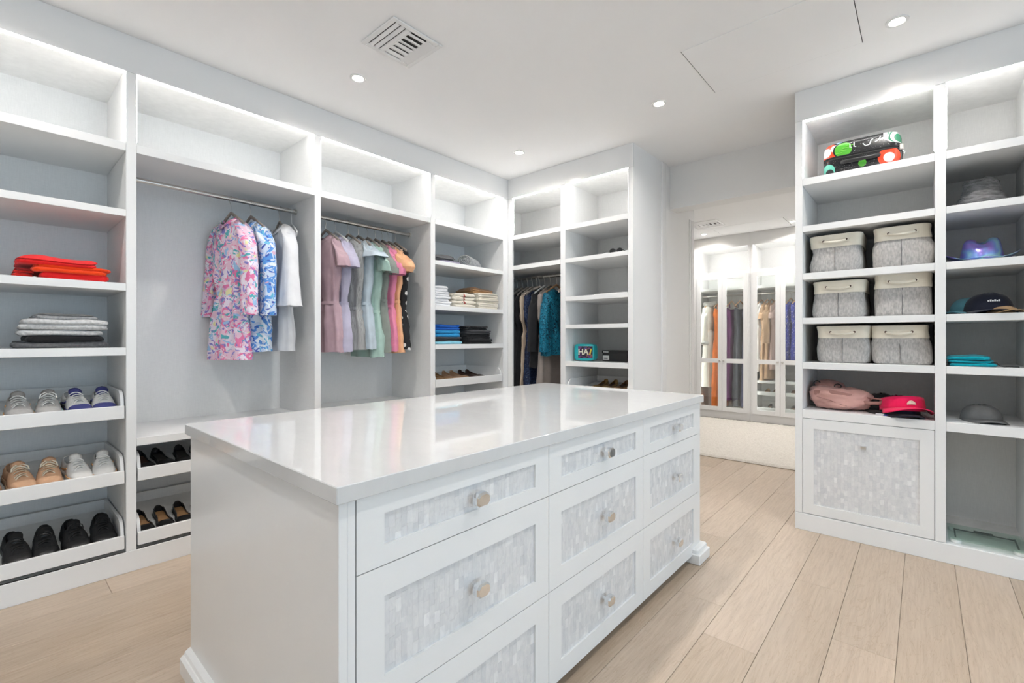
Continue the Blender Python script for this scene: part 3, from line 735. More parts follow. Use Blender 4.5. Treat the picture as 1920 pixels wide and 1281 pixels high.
def sneaker(loc, rz, label, up, sole, lace, ins, group, toe=None, trim=None, L=.265, W=.098, seed=0, bow=True, pitch=SL, tongue=None, capm=None):
    t = thing('sneaker', label, 'shoe', loc, rz, group); t.rotation_euler = (0, math.atan(pitch), rz)
    H_ = [(0, .080), (.08, .082), (.25, .070), (.36, .074), (.46, .092), (.56, .082), (.66, .068), (.78, .055), (.9, .046), (1, .030)]
    hs = lambda u: interp(H_, u)
    w = shoe_core(t, L, W, hs, (.05, .44), sole, up, ins)
    T = []
    for u, hh, ww in ((.56, .082, .020), (.48, .094, .024), (.42, .108, .026), (.38, .116, .022)):
        x = -L / 2 + u * L; T.append([(x - .003 * abs(k), k * ww, hh - .010 * k * k) for k in (-1, -.5, 0, .5, 1)])
    tg = MB().loft(T, False, False, False).build('tongue', tongue or up, t, 180); so = tg.modifiers.new('thickness', 'SOLIDIFY'); so.thickness = .005
    for i in range(5):
        u = .48 + i * .055; x = -L / 2 + u * L; z = hs(u) + .004; ww = .026 - .001 * i
        MB().tube([(x + .006 * math.sin(k * 2 + i), k * ww, z - .016 * abs(k) ** 2.2 + .002) for k in (-1, -.6, -.2, .2, .6, 1)], .0032, 6, sx=1.5, sy=.7).build('lace', lace, t, 80)
    if bow:
        for sd in (-1, 1):
            x = -L / 2 + .47 * L; z = .098
            MB().tube([(x, 0, z), (x + .010, sd * .012, z + .009), (x + .022, sd * .026, z + .002), (x + .030, sd * .030, z - .014), (x + .018, sd * .020, z - .008), (x + .004, sd * .004, z)], .0026, 6, sx=1.4, sy=.7).build('lace', lace, t, 80)
    if toe:     # rubber or contrast toe cap
        C = []
        for u in (.80, .86, .91, .95, .98, .998):
            x = -L / 2 + u * L; C.append([(x + .0015, (w(u) + .0012) * spow(math.cos(PI * j / 12), .65), .023 + (hs(u) - .022) * (.99 if u < .9 else .96) * spow(math.sin(PI * j / 12), .8)) for j in range(13)])
        MB().loft(C, False, False, False).build('toe_cap', toe, t, 80)
    if trim:
        def side(u, z):
            q = max(0., min(.98, (z - .022) / (hs(u) - .026))); return w(u) * (1 - q ** 2.5) ** .325
        for sd in (-1, 1):
            P = [(-L / 2 + u * L, sd * (side(u, z) + .0005), z) for u, z in ((.25, .034), (.36, .038), (.46, .046), (.54, .056))]
            MB().tube(P, .0045, 6, sx=.35, sy=1.2).build('side_stripe', trim, t, 80)
        P = [(-L / 2 + u * L, (w(u) + .0005), .029) for u in (.6, .74, .86, .94, .985)] + [(-L / 2 + u * L, -(w(u) + .0005), .029) for u in (.985, .94, .86, .74, .6)]
        MB().tube(P, .0022, 6).build('foxing_stripe', trim, t, 80)
    return t
def flat_shoe(loc, rz, label, up, ins, sole, group, L=.25, W=.082, pointed=False, pitch=SL, heel=.0, scallop=False, open_to=.70):
    t = thing('flat_shoe', label, 'shoe', loc, rz, group); t.rotation_euler = (0, math.atan(pitch), rz)
    H_ = [(0, .052), (.1, .050), (.3, .034), (.55, .030), (.70, .034), (.85, .034), (1, .016)]
    wt = [(0, .5), (.06, .68), (.2, .74), (.4, .70), (.6, .92), (.72, 1.0), (.86, .78 if pointed else .86), (.95, .40 if pointed else .58), (1, .05)]
    shoe_core(t, L, W, lambda u: interp(H_, u), (.03, open_to), sole, up, ins, .010, wt, (38, 142), heel)
    if heel:
        hx = -L / 2 + .05 * L
        MB().lathe([(.022, heel + .004), (.012, heel * .5), (.010, 0)], (hx + .012, 0, 0), 14).build('heel', sole, t, 60)
    if scallop:
        wtf = lambda u: W / 2 * interp(wt, u)
        for sd in (-1, 1):
            for i in range(12):
                u = .06 + i * .055; x = -L / 2 + u * L
                MB().lathe([(0, -.001), (.0065, -.0005), (.0065, .0012), (0, .002)], (x, sd * (wtf(u) - .001) * .857, .006 + (interp(H_, u) - .010) * .68), 10, 'y').build('scallop', up, t)
    return t

# ---- baskets
def basket(cx, yf, z, w, h, d, label, seed, lean=0.):
    rg = random.Random(seed); t = thing('storage_basket', label, 'basket', (cx, yf + d / 2, z), 0, 'grey fabric storage baskets')
    n = 48; hw, hd = w / 2, d / 2
    b1, b2, b3 = rg.uniform(-.008, .008), rg.uniform(.0, .009), rg.uniform(-.008, .004)
    def ring(zz, k, ins=0.):
        R = []
        for j in range(n):
            a = 2 * PI * j / n; c, s = spow(math.cos(a), .30), spow(math.sin(a), .30)
            bul = k + .007 * fbm(c * 2 + seed, s * 2, zz * 12) - .010 * max(0, fbm(c * 3 + seed * 2, s * 3, zz * 6))
            R.append((c * (hw + bul - ins) + lean * zz, s * (hd + bul * .8 - ins), zz))
        return R
    zb = h * .68
    prof = [(0, -.009), (.004, -.002), (.02, b2 * .7), (h * .2, b2), (h * .38, b2 * .8 + b1 * .3), (h * .55, b1 * .6), (zb, b3 * .5 - .004)]
    MB().loft([ring(a, k) for a, k in prof], True, True, False).build('body', F_TWEED, t, 60)
    band = [(zb - .003, b3 * .5 - .001), (zb + .004, b3 * .5 + .001), (h * .85, b3), (h * .97, b3 + .004), (h, b3 + .002), (h - .003, b3 - .006), (zb, -.012)]
    MB().loft([ring(a, k) for a, k in band], True, False, False).build('canvas_band', F_CANVAS, t, 60)
    yy = -hd - b3 * .8 - .007; zg = h * .83
    for sd in (-1, 1):
        g = MB().lathe([(.007, -.003), (.0125, -.003), (.0125, .002), (.007, .002)], (sd * w * .22 + lean * zg, yy, zg), 16, 'y', cap=False).build('grommet', F_CANVAS, t, 50)
        MB().lathe([(.0085, .0), (0, -.002)], (sd * w * .22 + lean * zg, yy - .0025, zg), 14, 'y').build('grommet_eyelet', INS_BRN, g)
    P = [(k * w * .22 + lean * zg, yy - .006 - .010 * (1 - k * k), zg - .003 - .008 * (1 - k * k)) for k in (-1, -.8, -.5, -.2, .2, .5, .8, 1)]
    MB().tube(P, .0062, 8, sx=.45, sy=1.0).build('handle', F_CANVAS, t, 80)
    MB().tube([(lean * a, -hd - k - .001, a) for a, k in [(.006, 0)] + prof[2:]], .0013, 5).build('seam', F_DGREY, t, 80)
    return t

# ---- caps and hats
def cap(loc, rz, label, crown, brim, group='caps and visors', name='baseball_cap', visor=False, rx=.088, ry=.10, hc=.105, tilt=0., squash=1., button=True, bl=.075):
    """front of the cap towards -y"""
    t = thing(name, label, 'cap', loc, rz, group); t.rotation_euler = (tilt, 0, rz)
    n = 32
    if visor:
        R = []
        for hh, k in ((0, 1.0), (.02, 1.0), (.045, .97), (.060, .93)):
            R.append([(rx * k * math.cos(a), ry * k * math.sin(a), hh + .012 * max(0, -math.sin(a)) * (hh / .06)) for a in [PI * .80 + (PI * 1.4) * j / n for j in range(n + 1)]])
        o = MB().loft(R, False, False, False).build('band', crown, t, 180); so = o.modifiers.new('thickness', 'SOLIDIFY'); so.thickness = .004
    else:
        R = []
        for i in range(9):
            u = i / 9; k = math.cos(u * PI / 2) ** .62; hh = hc * squash * math.sin(u * PI / 2)
            R.append([(rx * k * math.cos(2 * PI * j / n) * (1 + .03 * fbm(math.cos(2 * PI * j / n) * 2, math.sin(2 * PI * j / n) * 2, u * 3)), ry * k * math.sin(2 * PI * j / n), hh * (1 + .08 * fbm(math.cos(2 * PI * j / n) * 1.5, math.sin(2 * PI * j / n) * 1.5, 3.3))) for j in range(n)])
        o = MB().loft(R, True, False, True).build('crown', crown, t, 180); so = o.modifiers.new('thickness', 'SOLIDIFY'); so.thickness = .003
        if button: MB().lathe([(.007, -.002), (.006, .003), (0, .005)], (0, 0, hc * squash * .99), 12).build('button', crown, t, 60)
    B = []
    for i in range(6):
        u = i / 5; row = []
        for j in range(19):
            a = PI * (1.06 + .88 * j / 18); k = 1 + 0 * u
            x = rx * math.cos(a) * (1.0 + .10 * u); y = ry * math.sin(a) - bl * u * (abs(math.sin(a)) ** .55)
            row.append((x, y, .004 + .028 * (1 - (x / (rx * 1.1)) ** 2) * (.35 + .65 * u) - .020 * u))
        B.append(row)
    o = MB().loft(B, False, False, False).build('brim', brim, t, 180); so = o.modifiers.new('thickness', 'SOLIDIFY'); so.thickness = .0035
    return t
def text_mesh(body, size, m, parent, M, name='lettering', depth=.0006, bold=0.):
    c = bpy.data.curves.new('lettering', 'FONT'); c.body = body; c.size = size; c.align_x = 'CENTER'; c.align_y = 'CENTER'; c.extrude = depth; c.offset = bold
    tmp = bpy.data.objects.new('lettering_tmp', c); COL.objects.link(tmp)
    dg = bpy.context.evaluated_depsgraph_get(); me = bpy.data.meshes.new_from_object(tmp.evaluated_get(dg))
    bpy.data.objects.remove(tmp); me.name = name; me.materials.clear(); me.materials.append(m); me.transform(M)
    o = bpy.data.objects.new(name, me); COL.objects.link(o); o.parent = parent
    return o
# ================================================================== ITEMS: LEFT BAY 1
TS = SL * .9
def on_tray(side, a, d, zbot): return pt(side, a, d, zbot + .0195 + TS * d)
folded('scarlet folded shirt at the bottom of the red stack', -3.38, -3.095, .165, .415, 1.488, .034, F_RED, 1, 1, group='red folded clothes')
folded('orange-red folded shirt in the middle of the red stack', -3.39, -3.092, .150, .425, 1.520, .036, F_ORRED, 1, 2, group='red folded clothes')
folded('scarlet crumpled shirt on top of the red stack', -3.40, -3.105, .105, .385, 1.552, .046, F_RED, 2, 3, group='red folded clothes', sag=.4, jitter=.015)
folded('deep red rolled garment end beside the red stack', -3.30, -3.13, .085, .155, 1.488, .05, F_DKRED, 2, 4, group='red folded clothes', sag=.6)
folded('dark grey folded sweatshirt at the bottom of the grey stack', -3.40, -3.10, .075, .425, 1.158, .030, F_DGREY, 1, 5, group='grey folded clothes')
folded('black folded sweatshirt with pale sides in the grey stack', -3.39, -3.095, .115, .40, 1.186, .034, F_BLACK, 1, 6, group='grey folded clothes')
folded('pale heather folded top above the black one in the grey stack', -3.40, -3.10, .10, .405, 1.218, .030, F_LGREY, 1, 7, group='grey folded clothes')
folded('thick light grey folded sweater in the grey stack', -3.40, -3.095, .105, .415, 1.246, .048, F_LGREY, 1, 8, group='grey folded clothes')
folded('mottled mid grey folded top crowning the grey stack', -3.37, -3.12, .145, .385, 1.292, .034, F_MGREY, 1, 9, group='grey folded clothes', sag=.6)
T1, T2, T3 = .794, .460, .124; sx = .155
G = 'sneakers on the near shoe trays'
def sn(a, zb, rz, label, *args, **kw): return sneaker(on_tray('L', a, kw.pop('d', sx), zb), rz, label, *args, G, pitch=TS, **kw)
sn(.105, T1, .03, 'grey running shoe with aqua trim at the left end of the top tray', SH_GREY, SOLEW, LACEW, INS_GREY, trim=SH_ORANGE, toe=SH_GREY, bow=False, tongue=INS_GREY)
sn(.207, T1, -.05, 'grey running shoe with aqua trim and tied white laces on the top tray', SH_GREY, SOLEW, LACEW, INS_GREY, trim=SH_TEAL, toe=SH_GREY, tongue=INS_GREY)
sn(.306, T1, .12, 'white and navy running shoe left of its mate on the top tray', SH_WHITE, SOLEB, LACEW, INS_DK, toe=SH_NAVY, tongue=SH_NAVY, trim=SH_NAVY, bow=False)
sn(.408, T1, -.02, 'white and navy running shoe at the right end of the top tray', SH_WHITE, SOLEB, LACEW, INS_DK, toe=SH_NAVY, tongue=SH_NAVY, trim=SH_NAVY, bow=False)
sn(.107, T2, .16, 'peach suede sneaker with loose cream laces on the middle tray', SH_TAN, SOLET, LACEC, INS_GREY, toe=SH_TAN)
sn(.210, T2, -.06, 'peach suede sneaker beside the white pair on the middle tray', SH_TAN, SOLET, LACEC, INS_GREY, toe=SH_TAN)
sn(.308, T2, .14, 'white leather sneaker left of its mate on the middle tray', SH_WHITE, SOLEW, LACEW, INS_TAN, trim=SH_ORANGE, bow=False)
sn(.410, T2, -.04, 'white leather sneaker at the right end of the middle tray', SH_WHITE, SOLEW, LACEW, INS_TAN, trim=SH_ORANGE, bow=False)
sn(.003, T2, .0, 'pale tan sneaker cut by the picture edge on the middle tray', SH_TAN, SOLET, LACEC, INS_DK)
sn(.098, T3, .10, 'black lace-up shoe with tan lining at the left of the bottom tray', SH_BLACKM, SOLEB, LACEB, INS_TAN, tongue=SH_BLACK, bow=False, toe=SH_BLACK)
sn(.195, T3, -.04, 'black lace-up shoe with tan lining right of its mate on the bottom tray', SH_BLACKM, SOLEB, LACEB, INS_TAN, tongue=SH_BLACK, bow=False, toe=SH_BLACK)
sn(.300, T3, .05, 'chunky black sneaker with shiny toe on the bottom tray', SH_BLACKM, SOLEB, LACEB, INS_DK, toe=SH_BLACK, W=.106)
sn(.408, T3, -.05, 'chunky black sneaker with shiny toe at the right end of the bottom tray', SH_BLACKM, SOLEB, LACEB, INS_DK, toe=SH_BLACK, W=.106)
# ---- bay 2 trays
G = 'dark flats under the bench'
def fs(side, a, zb, rz, label, up, ins, sole, g, d=.165, **kw): return flat_shoe(on_tray(side, a, d, zb), rz if side == 'L' else rz - PI / 2, label, up, ins, sole, g, pitch=TS, **kw)
fs('L', .585, T2, .05, 'black pump with brown lining at the left under the bench', SH_BLACK, INS_BRN, SOLEB, G, pointed=True, d=.17)
fs('L', .672, T2, .12, 'black pointed pump second from the left under the bench', SH_BLACK, INS_DK, SOLEB, G, pointed=True, d=.17)
fs('L', .765, T2, -.05, 'black pump beside the island edge on the upper bench tray', SH_BLACK, INS_DK, SOLEB, G, pointed=True, d=.17)
fs('L', .850, T2, .0, 'black pump mostly hidden by the island on the upper bench tray', SH_BLACK, INS_DK, SOLEB, G, pointed=True, d=.17)
for i, (a, s) in enumerate(((.580, 'leftmost on the lower bench tray'), (.672, 'second on the lower bench tray'), (.762, 'third on the lower bench tray'), (.852, 'mostly hidden by the island on the lower bench tray'))):
    fs('L', a, T3, .04 - .03 * i, 'scalloped black flat with tan insole ' + s, SH_BLACK, INS_TAN, SOLEB, 'scalloped flats on the lower bench tray', scallop=True)
# ---- bay 4 tray
for a, s, up, ins in ((2.655, 'camel leather flat at the left of the corner tray', LE_CAMEL, INS_TAN), (2.748, 'camel leather flat right of its mate on the corner tray', LE_CAMEL, INS_TAN),
                      (2.868, 'nude leather flat left of its mate on the corner tray', LE_NUDE, LE_NUDE), (2.962, 'nude leather flat beside the brown pair on the corner tray', LE_NUDE, LE_NUDE),
                      (3.070, 'dark brown loafer left of its mate on the corner tray', LE_BROWN, INS_BRN), (3.165, 'dark brown loafer at the right of the corner tray', LE_BROWN, INS_BRN)):
    fs('L', a, T1, .05, s, up, ins, up, 'flats on the corner tray', d=.2)
for a, s, up in ((-2.20, 'bronze sandal flat at the left of the tray by the opening', LE_GOLD), (-2.10, 'bronze sandal flat second on the tray by the opening', LE_GOLD), (-1.99, 'brown flat third on the tray by the opening', LE_CAMEL), (-1.895, 'brown flat at the right of the tray by the opening', LE_CAMEL)):
    fs('B', a, .711, .0, s, up, INS_BRN, up, 'flats on the tray by the opening', d=.28)

# ================================================================== HANGING CLOTHES, BAY 2
RX, RZ = XL - .281, 2.107
GD = 'dresses in the floral bay'
hanger((RX, 1.053, RZ), .13, 'taupe hanger holding the pink floral dress')
romper((RX, 1.053, RZ), .13, 'pink and teal floral long-sleeved shirt dress', F_PINKFLORAL, GD, 3, waist=-.62, hem=-1.035, sl='long', name='shirt_dress', w=.98, buttons=5, cuff=F_PINKFLORAL, slim=1.15)
hanger((RX, 1.172, RZ), .10, 'taupe hanger holding the blue floral dress')
romper((RX, 1.172, RZ), .10, 'blue and white floral long-sleeved shirt dress behind the pink one', F_BLUEFLORAL, GD, 5, waist=-.62, hem=-.985, sl='long', name='shirt_dress', w=.98, buttons=5, cuff=F_BLUEFLORAL, slim=1.1)
hanger((RX, 1.356, RZ), -.06, 'taupe hanger holding the white bell-sleeved dress', hw=.13)
garment('shirt_dress', 'white cotton shirt dress with wide bell sleeves', 'clothing', (RX, 1.356, RZ), -.06,
        [(-.138, .078, .038, 0), (-.146, .12, .042, .014), (-.158, .18, .045, .036), (-.3, .185, .05, .01), (-.6, .17, .05, 0), (-.9, .19, .062, 0), (-.985, .20, .068, 0)], F_WHITE, GD,
        [(.165, 0, -.185, .052, .045), (.205, 0, -.27, .055, .045), (.225, -.01, -.45, .06, .05), (.24, -.02, -.60, .075, .06), (.25, -.02, -.69, .085, .07)], None, True, None, 6, None, (7, .011), 9)
hanger((RX, 1.438, RZ), -.22, 'empty white plastic hanger at the end of the rod', M_WHITEP, .18, True, .085, .009, metal=M_WHITEP)
# ---- bay 3
GP = 'pastel playsuits on the second rod'
P3 = [(1.690, .06, 'mauve short-sleeved playsuit with tie waist at the left of the rod', F_MAUVE, dict(sl='short', belt=F_MAUVE, waist=-.64, hem=-1.0, buttons=4)),
      (1.768, .04, 'lavender utility dress beside the mauve playsuit', F_LAV, dict(sl='short', belt=F_LAV, waist=-.64, hem=-1.0, name='dress')),
      (1.872, .05, 'grey pinstriped playsuit with gathered shorts', F_STRIPE, dict(sl=None, belt=F_STRIPE, waist=-.67, hem=-.985)),
      (1.957, .04, 'pale blue chambray playsuit with ruffled sleeves', F_SKY, dict(sl='ruffle', belt=F_SKY, waist=-.63, hem=-.985, collar=None)),
      (2.040, .03, 'mint green linen playsuit with long hem', F_MINT, dict(sl='short', belt=F_MINT, waist=-.69, hem=-1.045)),
      (2.110, .02, 'sage grey utility playsuit with cuffed sleeves', F_SAGE, dict(sl='short', belt=F_SAGE, waist=-.60, hem=-1.01, cuff=F_SAGE)),
      (2.175, .02, 'candy pink playsuit with chest pockets and rolled sleeves', F_PINK, dict(sl='short', belt=F_PINK, waist=-.64, hem=-1.005, buttons=4, cuff=F_PINK)),
      (2.235, .0, 'peach orange playsuit with puffed sleeves', F_PEACH, dict(sl='puff', belt=F_PEACH, waist=-.60, hem=-1.015)),
      (2.300, -.03, 'black dress with white spots at the right end of the rod', F_BLACKDOT, dict(sl=None, hem=-.99, name='dress', collar=None))]
for i, (y, rz, lab, m, kw) in enumerate(P3):
    short = {0: 'the mauve playsuit', 1: 'the lavender dress', 2: 'the pinstriped playsuit', 3: 'the chambray playsuit', 4: 'the mint playsuit', 5: 'the sage playsuit', 6: 'the pink playsuit', 7: 'the peach playsuit', 8: 'the spotted dress'}[i]
    hanger((RX, y, RZ), rz, 'taupe hanger holding ' + short, M_WHITEP if i == 1 else M_WOODH)
    romper((RX, y, RZ), rz, lab, m, GP, 20 + i, w=.96, slim=.80 if i > 4 else .95, **kw)
# ---- bay 5 (dark clothes, rod along X)
RY5, RZ5 = YB + .29, 1.826
def g5(x, lab, m, hem, seed, sl=None, collar=True, waist=None, w=1., slim=1., name='dress', hm=M_WOODH, hl=None, rz=PI / 2, strap=None, sw=1.):
    hanger((x, RY5, RZ5), rz, hl or ('hanger holding the ' + lab), hm, group='hangers in the corner bay')
    if strap:
        return garment(name, lab, 'clothing', (x, RY5, RZ5), rz, [(-.22, .15, .03, 0), (-.3, .16, .04, 0), (-.55, .13, .04, 0), (-.8, .16, .05, 0), (hem, .19, .06, 0)], m, 'dark clothes in the corner bay', strap=.10, seed=seed)
    return romper((x, RY5, RZ5), rz, lab, m, 'dark clothes in the corner bay', seed, hem=hem, sl=sl, collar=collar, waist=waist or -.55, w=w, slim=slim, name=name, sw=sw)
for i, x in enumerate((-3.20, -3.125)):
    g5(x, ('long black dress deepest in the blind corner', 'long charcoal dress second in the blind corner')[i], (F_BLACK, F_CHAR)[i], -1.38, 50 + i, None, slim=.7)
g5(-3.055, 'long black dress third on the corner rod', F_BLACK, -1.35, 52, None, slim=.75)
g5(-2.995, 'beige knit dress edge between black and navy', F_BEIGE, -1.42, 53, None, slim=.45)
g5(-2.935, 'navy sequinned long dress on the corner rod', F_NAVYSEQ, -1.40, 54, None, collar=None, slim=.9)
g5(-2.835, 'black knee-length coat behind the teal blouse', F_BLACK, -.90, 55, 'long', slim=1.15, name='coat', hm=M_WHITEP, hl='thick white hanger holding the black coat', sw=.84)
g5(-2.690, 'teal spotted silk blouse with long sleeves', F_TEALSEQ, -.78, 56, 'long', collar=None, slim=1.35, name='blouse', w=1.02, hl='wooden hanger holding the teal blouse', hm=M_WOOD, sw=.84)
g5(-2.765, 'taupe sheer long dress showing below the teal blouse', F_TAUPE, -1.4, 57, None, collar=None, slim=.9)
for x, s in ((-2.560, 'cream padded hanger hanging free left of two mates'), (-2.530, 'cream padded hanger hanging free between two mates'), (-2.500, 'cream padded hanger hanging free against the bay side')):
    hanger((x, RY5, RZ5), PI / 2 + .1, s, M_PINKH, .17, False, .085, .014, group='hangers in the corner bay')
hanger((-2.900, RY5, RZ5), PI / 2 - .5, 'beige wooden trouser hanger turned towards the room in the corner bay', M_PINKH, .17, True, .085, .009, group='hangers in the corner bay')

# ================================================================== BAY 4 SHELVES
folded('blue denim folded at the left of the upper corner shelf', -3.45, -3.16, 2.62, 2.88, 1.867, .035, F_LAVD, 1, 60)
folded('dark grey crumpled knit on the denim on the upper corner shelf', -3.44, -3.18, 2.60, 2.84, 1.900, .060, F_DGREY, 2, 61, sag=.7, jitter=.012)
KNITL = mat('pale_cable_knit', (.34, .35, .36), .95, var=.45, vscale=60, bstr=.6, bscale=160)
def roll(loc, rz, L, r, m, label):
    t = thing('rolled_blanket', label, 'blanket', loc, rz, None); R = []
    n = 40
    for i in range(13):
        u = i / 12; k = 1 - .25 * max(0, u - .7) / .3
        R.append([(L * (u - .5), r * k * math.cos(2 * PI * j / n) * (1 + .05 * fbm(math.cos(2 * PI * j / n) * 2, u * 4, 1)) * 1.1, r + r * k * .92 * math.sin(2 * PI * j / n) * (1 + .05 * fbm(math.sin(2 * PI * j / n) * 2, u * 4, 2)) - r * .08) for j in range(n)])
    MB().loft(R).build('roll', m, t, 60)
    sp = []
    for i in range(60):
        a = i * .42; q = r * (1 - i / 64) * .95; sp.append((-L / 2 - .003, q * 1.1 * math.cos(a), r * .92 + q * .92 * math.sin(a)))
    MB().tube(sp, .0055, 6).build('rolled_end', m, t, 80)
    return t
roll((-3.27, 3.10, 1.867), 2.05, .34, .064, KNITL, 'light grey knitted blanket rolled up on the upper corner shelf')
folded('dark grey scarf crumpled beside the rolled blanket', -3.36, -3.22, 2.90, 2.98, 1.867, .06, F_DGREY, 2, 62, sag=.7)
z = 1.488
for i, s in enumerate(('bottom', 'second', 'third', 'top')):
    folded('white folded towel, %s of the white stack' % s, -3.42, -3.12, 2.52, 2.738 - .012 * i, z, .046 if i < 3 else .05, F_WHITE, 1, 63 + i, group='white stack on the corner shelf'); z += .042
z = 1.488
for i, s in enumerate(('bottom', 'second', 'third', 'top')):
    folded('cream printed T-shirt, %s of the printed stack' % s, -3.40, -3.11, 2.745, 3.03, z, .034, F_CREAMPRINT if i else F_CREAM, 1, 68 + i, group='printed cream stack on the corner shelf'); z += .032
z = 1.488
for i, s in enumerate(('bottom', 'second', 'third', 'top')):
    folded('plain cream shirt, %s of the stack under the camel bag' % s, -3.40, -3.105, 3.045, 3.335, z, .044 if i == 0 else .040, F_CREAM, 1, 73 + i, group='plain cream stack on the corner shelf'); z += .037
folded('soft camel leather pouch draped over the cream stack', -3.42, -3.15, 3.02, 3.31, 1.638, .055, F_TAN, 1, 78, name='leather_pouch', cat='bag', group=None or 'bags in the closet', sag=.7)
z = 1.158
for i, (s, m, h) in enumerate((('pale cyan folded top at the bottom of the blue stack', F_CYAN, .028), ('black folded top in the blue stack', F_CHAR, .036), ('azure folded top above the black one in the blue stack', F_AZURE, .032), ('azure folded top under the royal blue one', F_AZURE, .034), ('royal blue folded top crowning the blue stack', F_BLUE, .046))):
    folded(s, -3.42, -3.12, 2.54, 2.875 - .01 * i, z, h, m, 1, 80 + i, group='blue stack on the corner shelf'); z += h * .95
z = 1.158
for i, (s, m, h) in enumerate((('black folded jersey at the bottom of the black stack', F_BLACK, .05), ('black folded jersey second in the black stack', F_BLACK, .045), ('black folded jersey third in the black stack', F_CHAR, .04), ('black glittering knit on top of the black stack', F_GLITTER, .036))):
    folded(s, -3.41, -3.10, 2.905, 3.255 - .02 * i, z, h, m, 1, 86 + i, group='black stack on the corner shelf', jitter=.014); z += h * .95

# ================================================================== BAY 6
t = thing('toiletry_bag', 'turquoise toiletry bag with a lettered collage panel', 'bag', (-2.27, YB + .16, 1.007), .12)
def rrect(hw, hh, p=.35, n=32): return [(hw * spow(math.cos(2 * PI * j / n), p), hh * spow(math.sin(2 * PI * j / n), p)) for j in range(n)]
R = [[(x, y, .078 + z_) for x, z_ in rrect(.095 * k, .075 * k)] for y, k in ((-.045, .93), (-.040, 1.0), (.03, 1.0), (.045, .95))]
M_TURQ = mat('turquoise_vinyl', (.02, .48, .52), .35, var=.06)
MB().loft(R).build('body', M_TURQ, t, 50)
collage = print_mat('dark_collage_print', (.04, .035, .05), [((.16, .06, .20), .55, .8, 1., 91), ((.30, .14, .05), .64, 1.2, .6, 92), ((.10, .12, .30), .66, .9, .6, 93), ((.45, .40, .42), .72, 1.6, .3, 94)], 36.)
p_ = MB().cbox(-.055, .085, -.0485, -.0445, .026, .132, .001).build('collage_panel', collage, t)
CREAML = mat('cream_lettering', (.80, .78, .62), .6, var=.02); YEL = mat('yellow_lettering', (.75, .58, .06), .6, var=.02); WHL = mat('white_lettering', (.80, .80, .80), .6, var=.02)
RotF = Matrix.Rotation(PI / 2, 4, 'X')
text_mesh('HA', .072, CREAML, p_, Matrix.Translation((-.004, -.0495, .080)) @ RotF, bold=.002)
text_mesh('/', .070, YEL, p_, Matrix.Translation((.066, -.0495, .080)) @ RotF, bold=.004)
MB().tube([(-.095, 0, .07), (-.106, -.006, .085), (-.108, -.006, .105), (-.097, 0, .12)], .005, 6).build('side_loop', M_TURQ, t, 80)
MB().tube([(x, -.0465, z_ + .078) for x, z_ in rrect(.09, .071)], .0022, 6, closed=True).build('piping', M_TURQ, t, 80)
t = thing('shoe_box', 'small black cardboard box with white label by the opening', 'box', (-2.02, YB + .30, 1.007), -.05)
M_BOX = mat('black_card', (.018, .017, .017), .5, var=.1); M_LAB = mat('paper_label', (.72, .72, .70), .7, var=.02)
bb = MB().cbox(-.125, .125, -.07, .07, 0, .078, .002).build('box_body', M_BOX, t)
MB().cbox(-.128, .128, -.073, .073, .072, .096, .002).build('lid', M_BOX, t)
lb = MB().cbox(-.118, -.055, -.0716, -.0698, .012, .050, .0003).build('label_sticker', M_LAB, t)
MB().box(-.108, -.068, -.0722, -.0714, .020, .030).build('barcode', F_DGREY, lb)
for i, (a, b) in enumerate(((-.112, -.100), (-.097, -.086), (-.083, -.074), (-.071, -.060))): MB().box(a, b, -.0738, -.0728, .078, .086).build('lettering', M_LAB, t)
t = thing('lipstick_case', 'small purple case beside the black box', 'case', (-1.835, YB + .20, 1.007), 0)
MB().cbox(-.035, .035, -.02, .02, 0, .020, .003).build('case_body', mat('plum_plastic', (.10, .01, .02), .3, var=.05), t)
MB().cbox(-.036, .036, -.021, .021, .020, .030, .003).build('case_lid', mat('violet_gloss', (.40, .12, .55), .3, var=.05), t)
o = MB().cbox(-2.10, -1.79, YB + .02, YB + .30, 1.578, 1.586, .001).build('paper_stack', M_LAB, None, None, org=(-1.95, YB + .16, 1.578)); tag(o, 'thin white sheaf of paper lying on a shelf beside the opening', 'paper')
t = thing('sunglasses', 'dark sunglasses on the second shelf beside the opening', 'glasses', (-1.93, YB + .10, 1.917), .2)
for sd in (-1, 1):
    MB().lathe([(0, -.002), (.024, -.002), (.026, .001), (0, .006)], (sd * .030, -.02, .022), 18, 'y').build('lens', SH_BLACK, t, 50)
    MB().tube([(sd * .056, -.018, .03), (sd * .058, .05, .03), (sd * .056, .10, .012)], .003, 6).build('temple', SH_BLACK, t, 80)
MB().tube([(-.010, -.02, .026), (0, -.022, .031), (.010, -.02, .026)], .003, 6).build('bridge', SH_BLACK, t, 80)
o = MB().cbox(-2.02, -1.985, YB + .05, YB + .09, 1.916, 1.932, .003).build('trinket_box', M_WHITEP, None, None, org=(-2.0, YB + .07, 1.916)); tag(o, 'tiny white box beside the sunglasses', 'box')

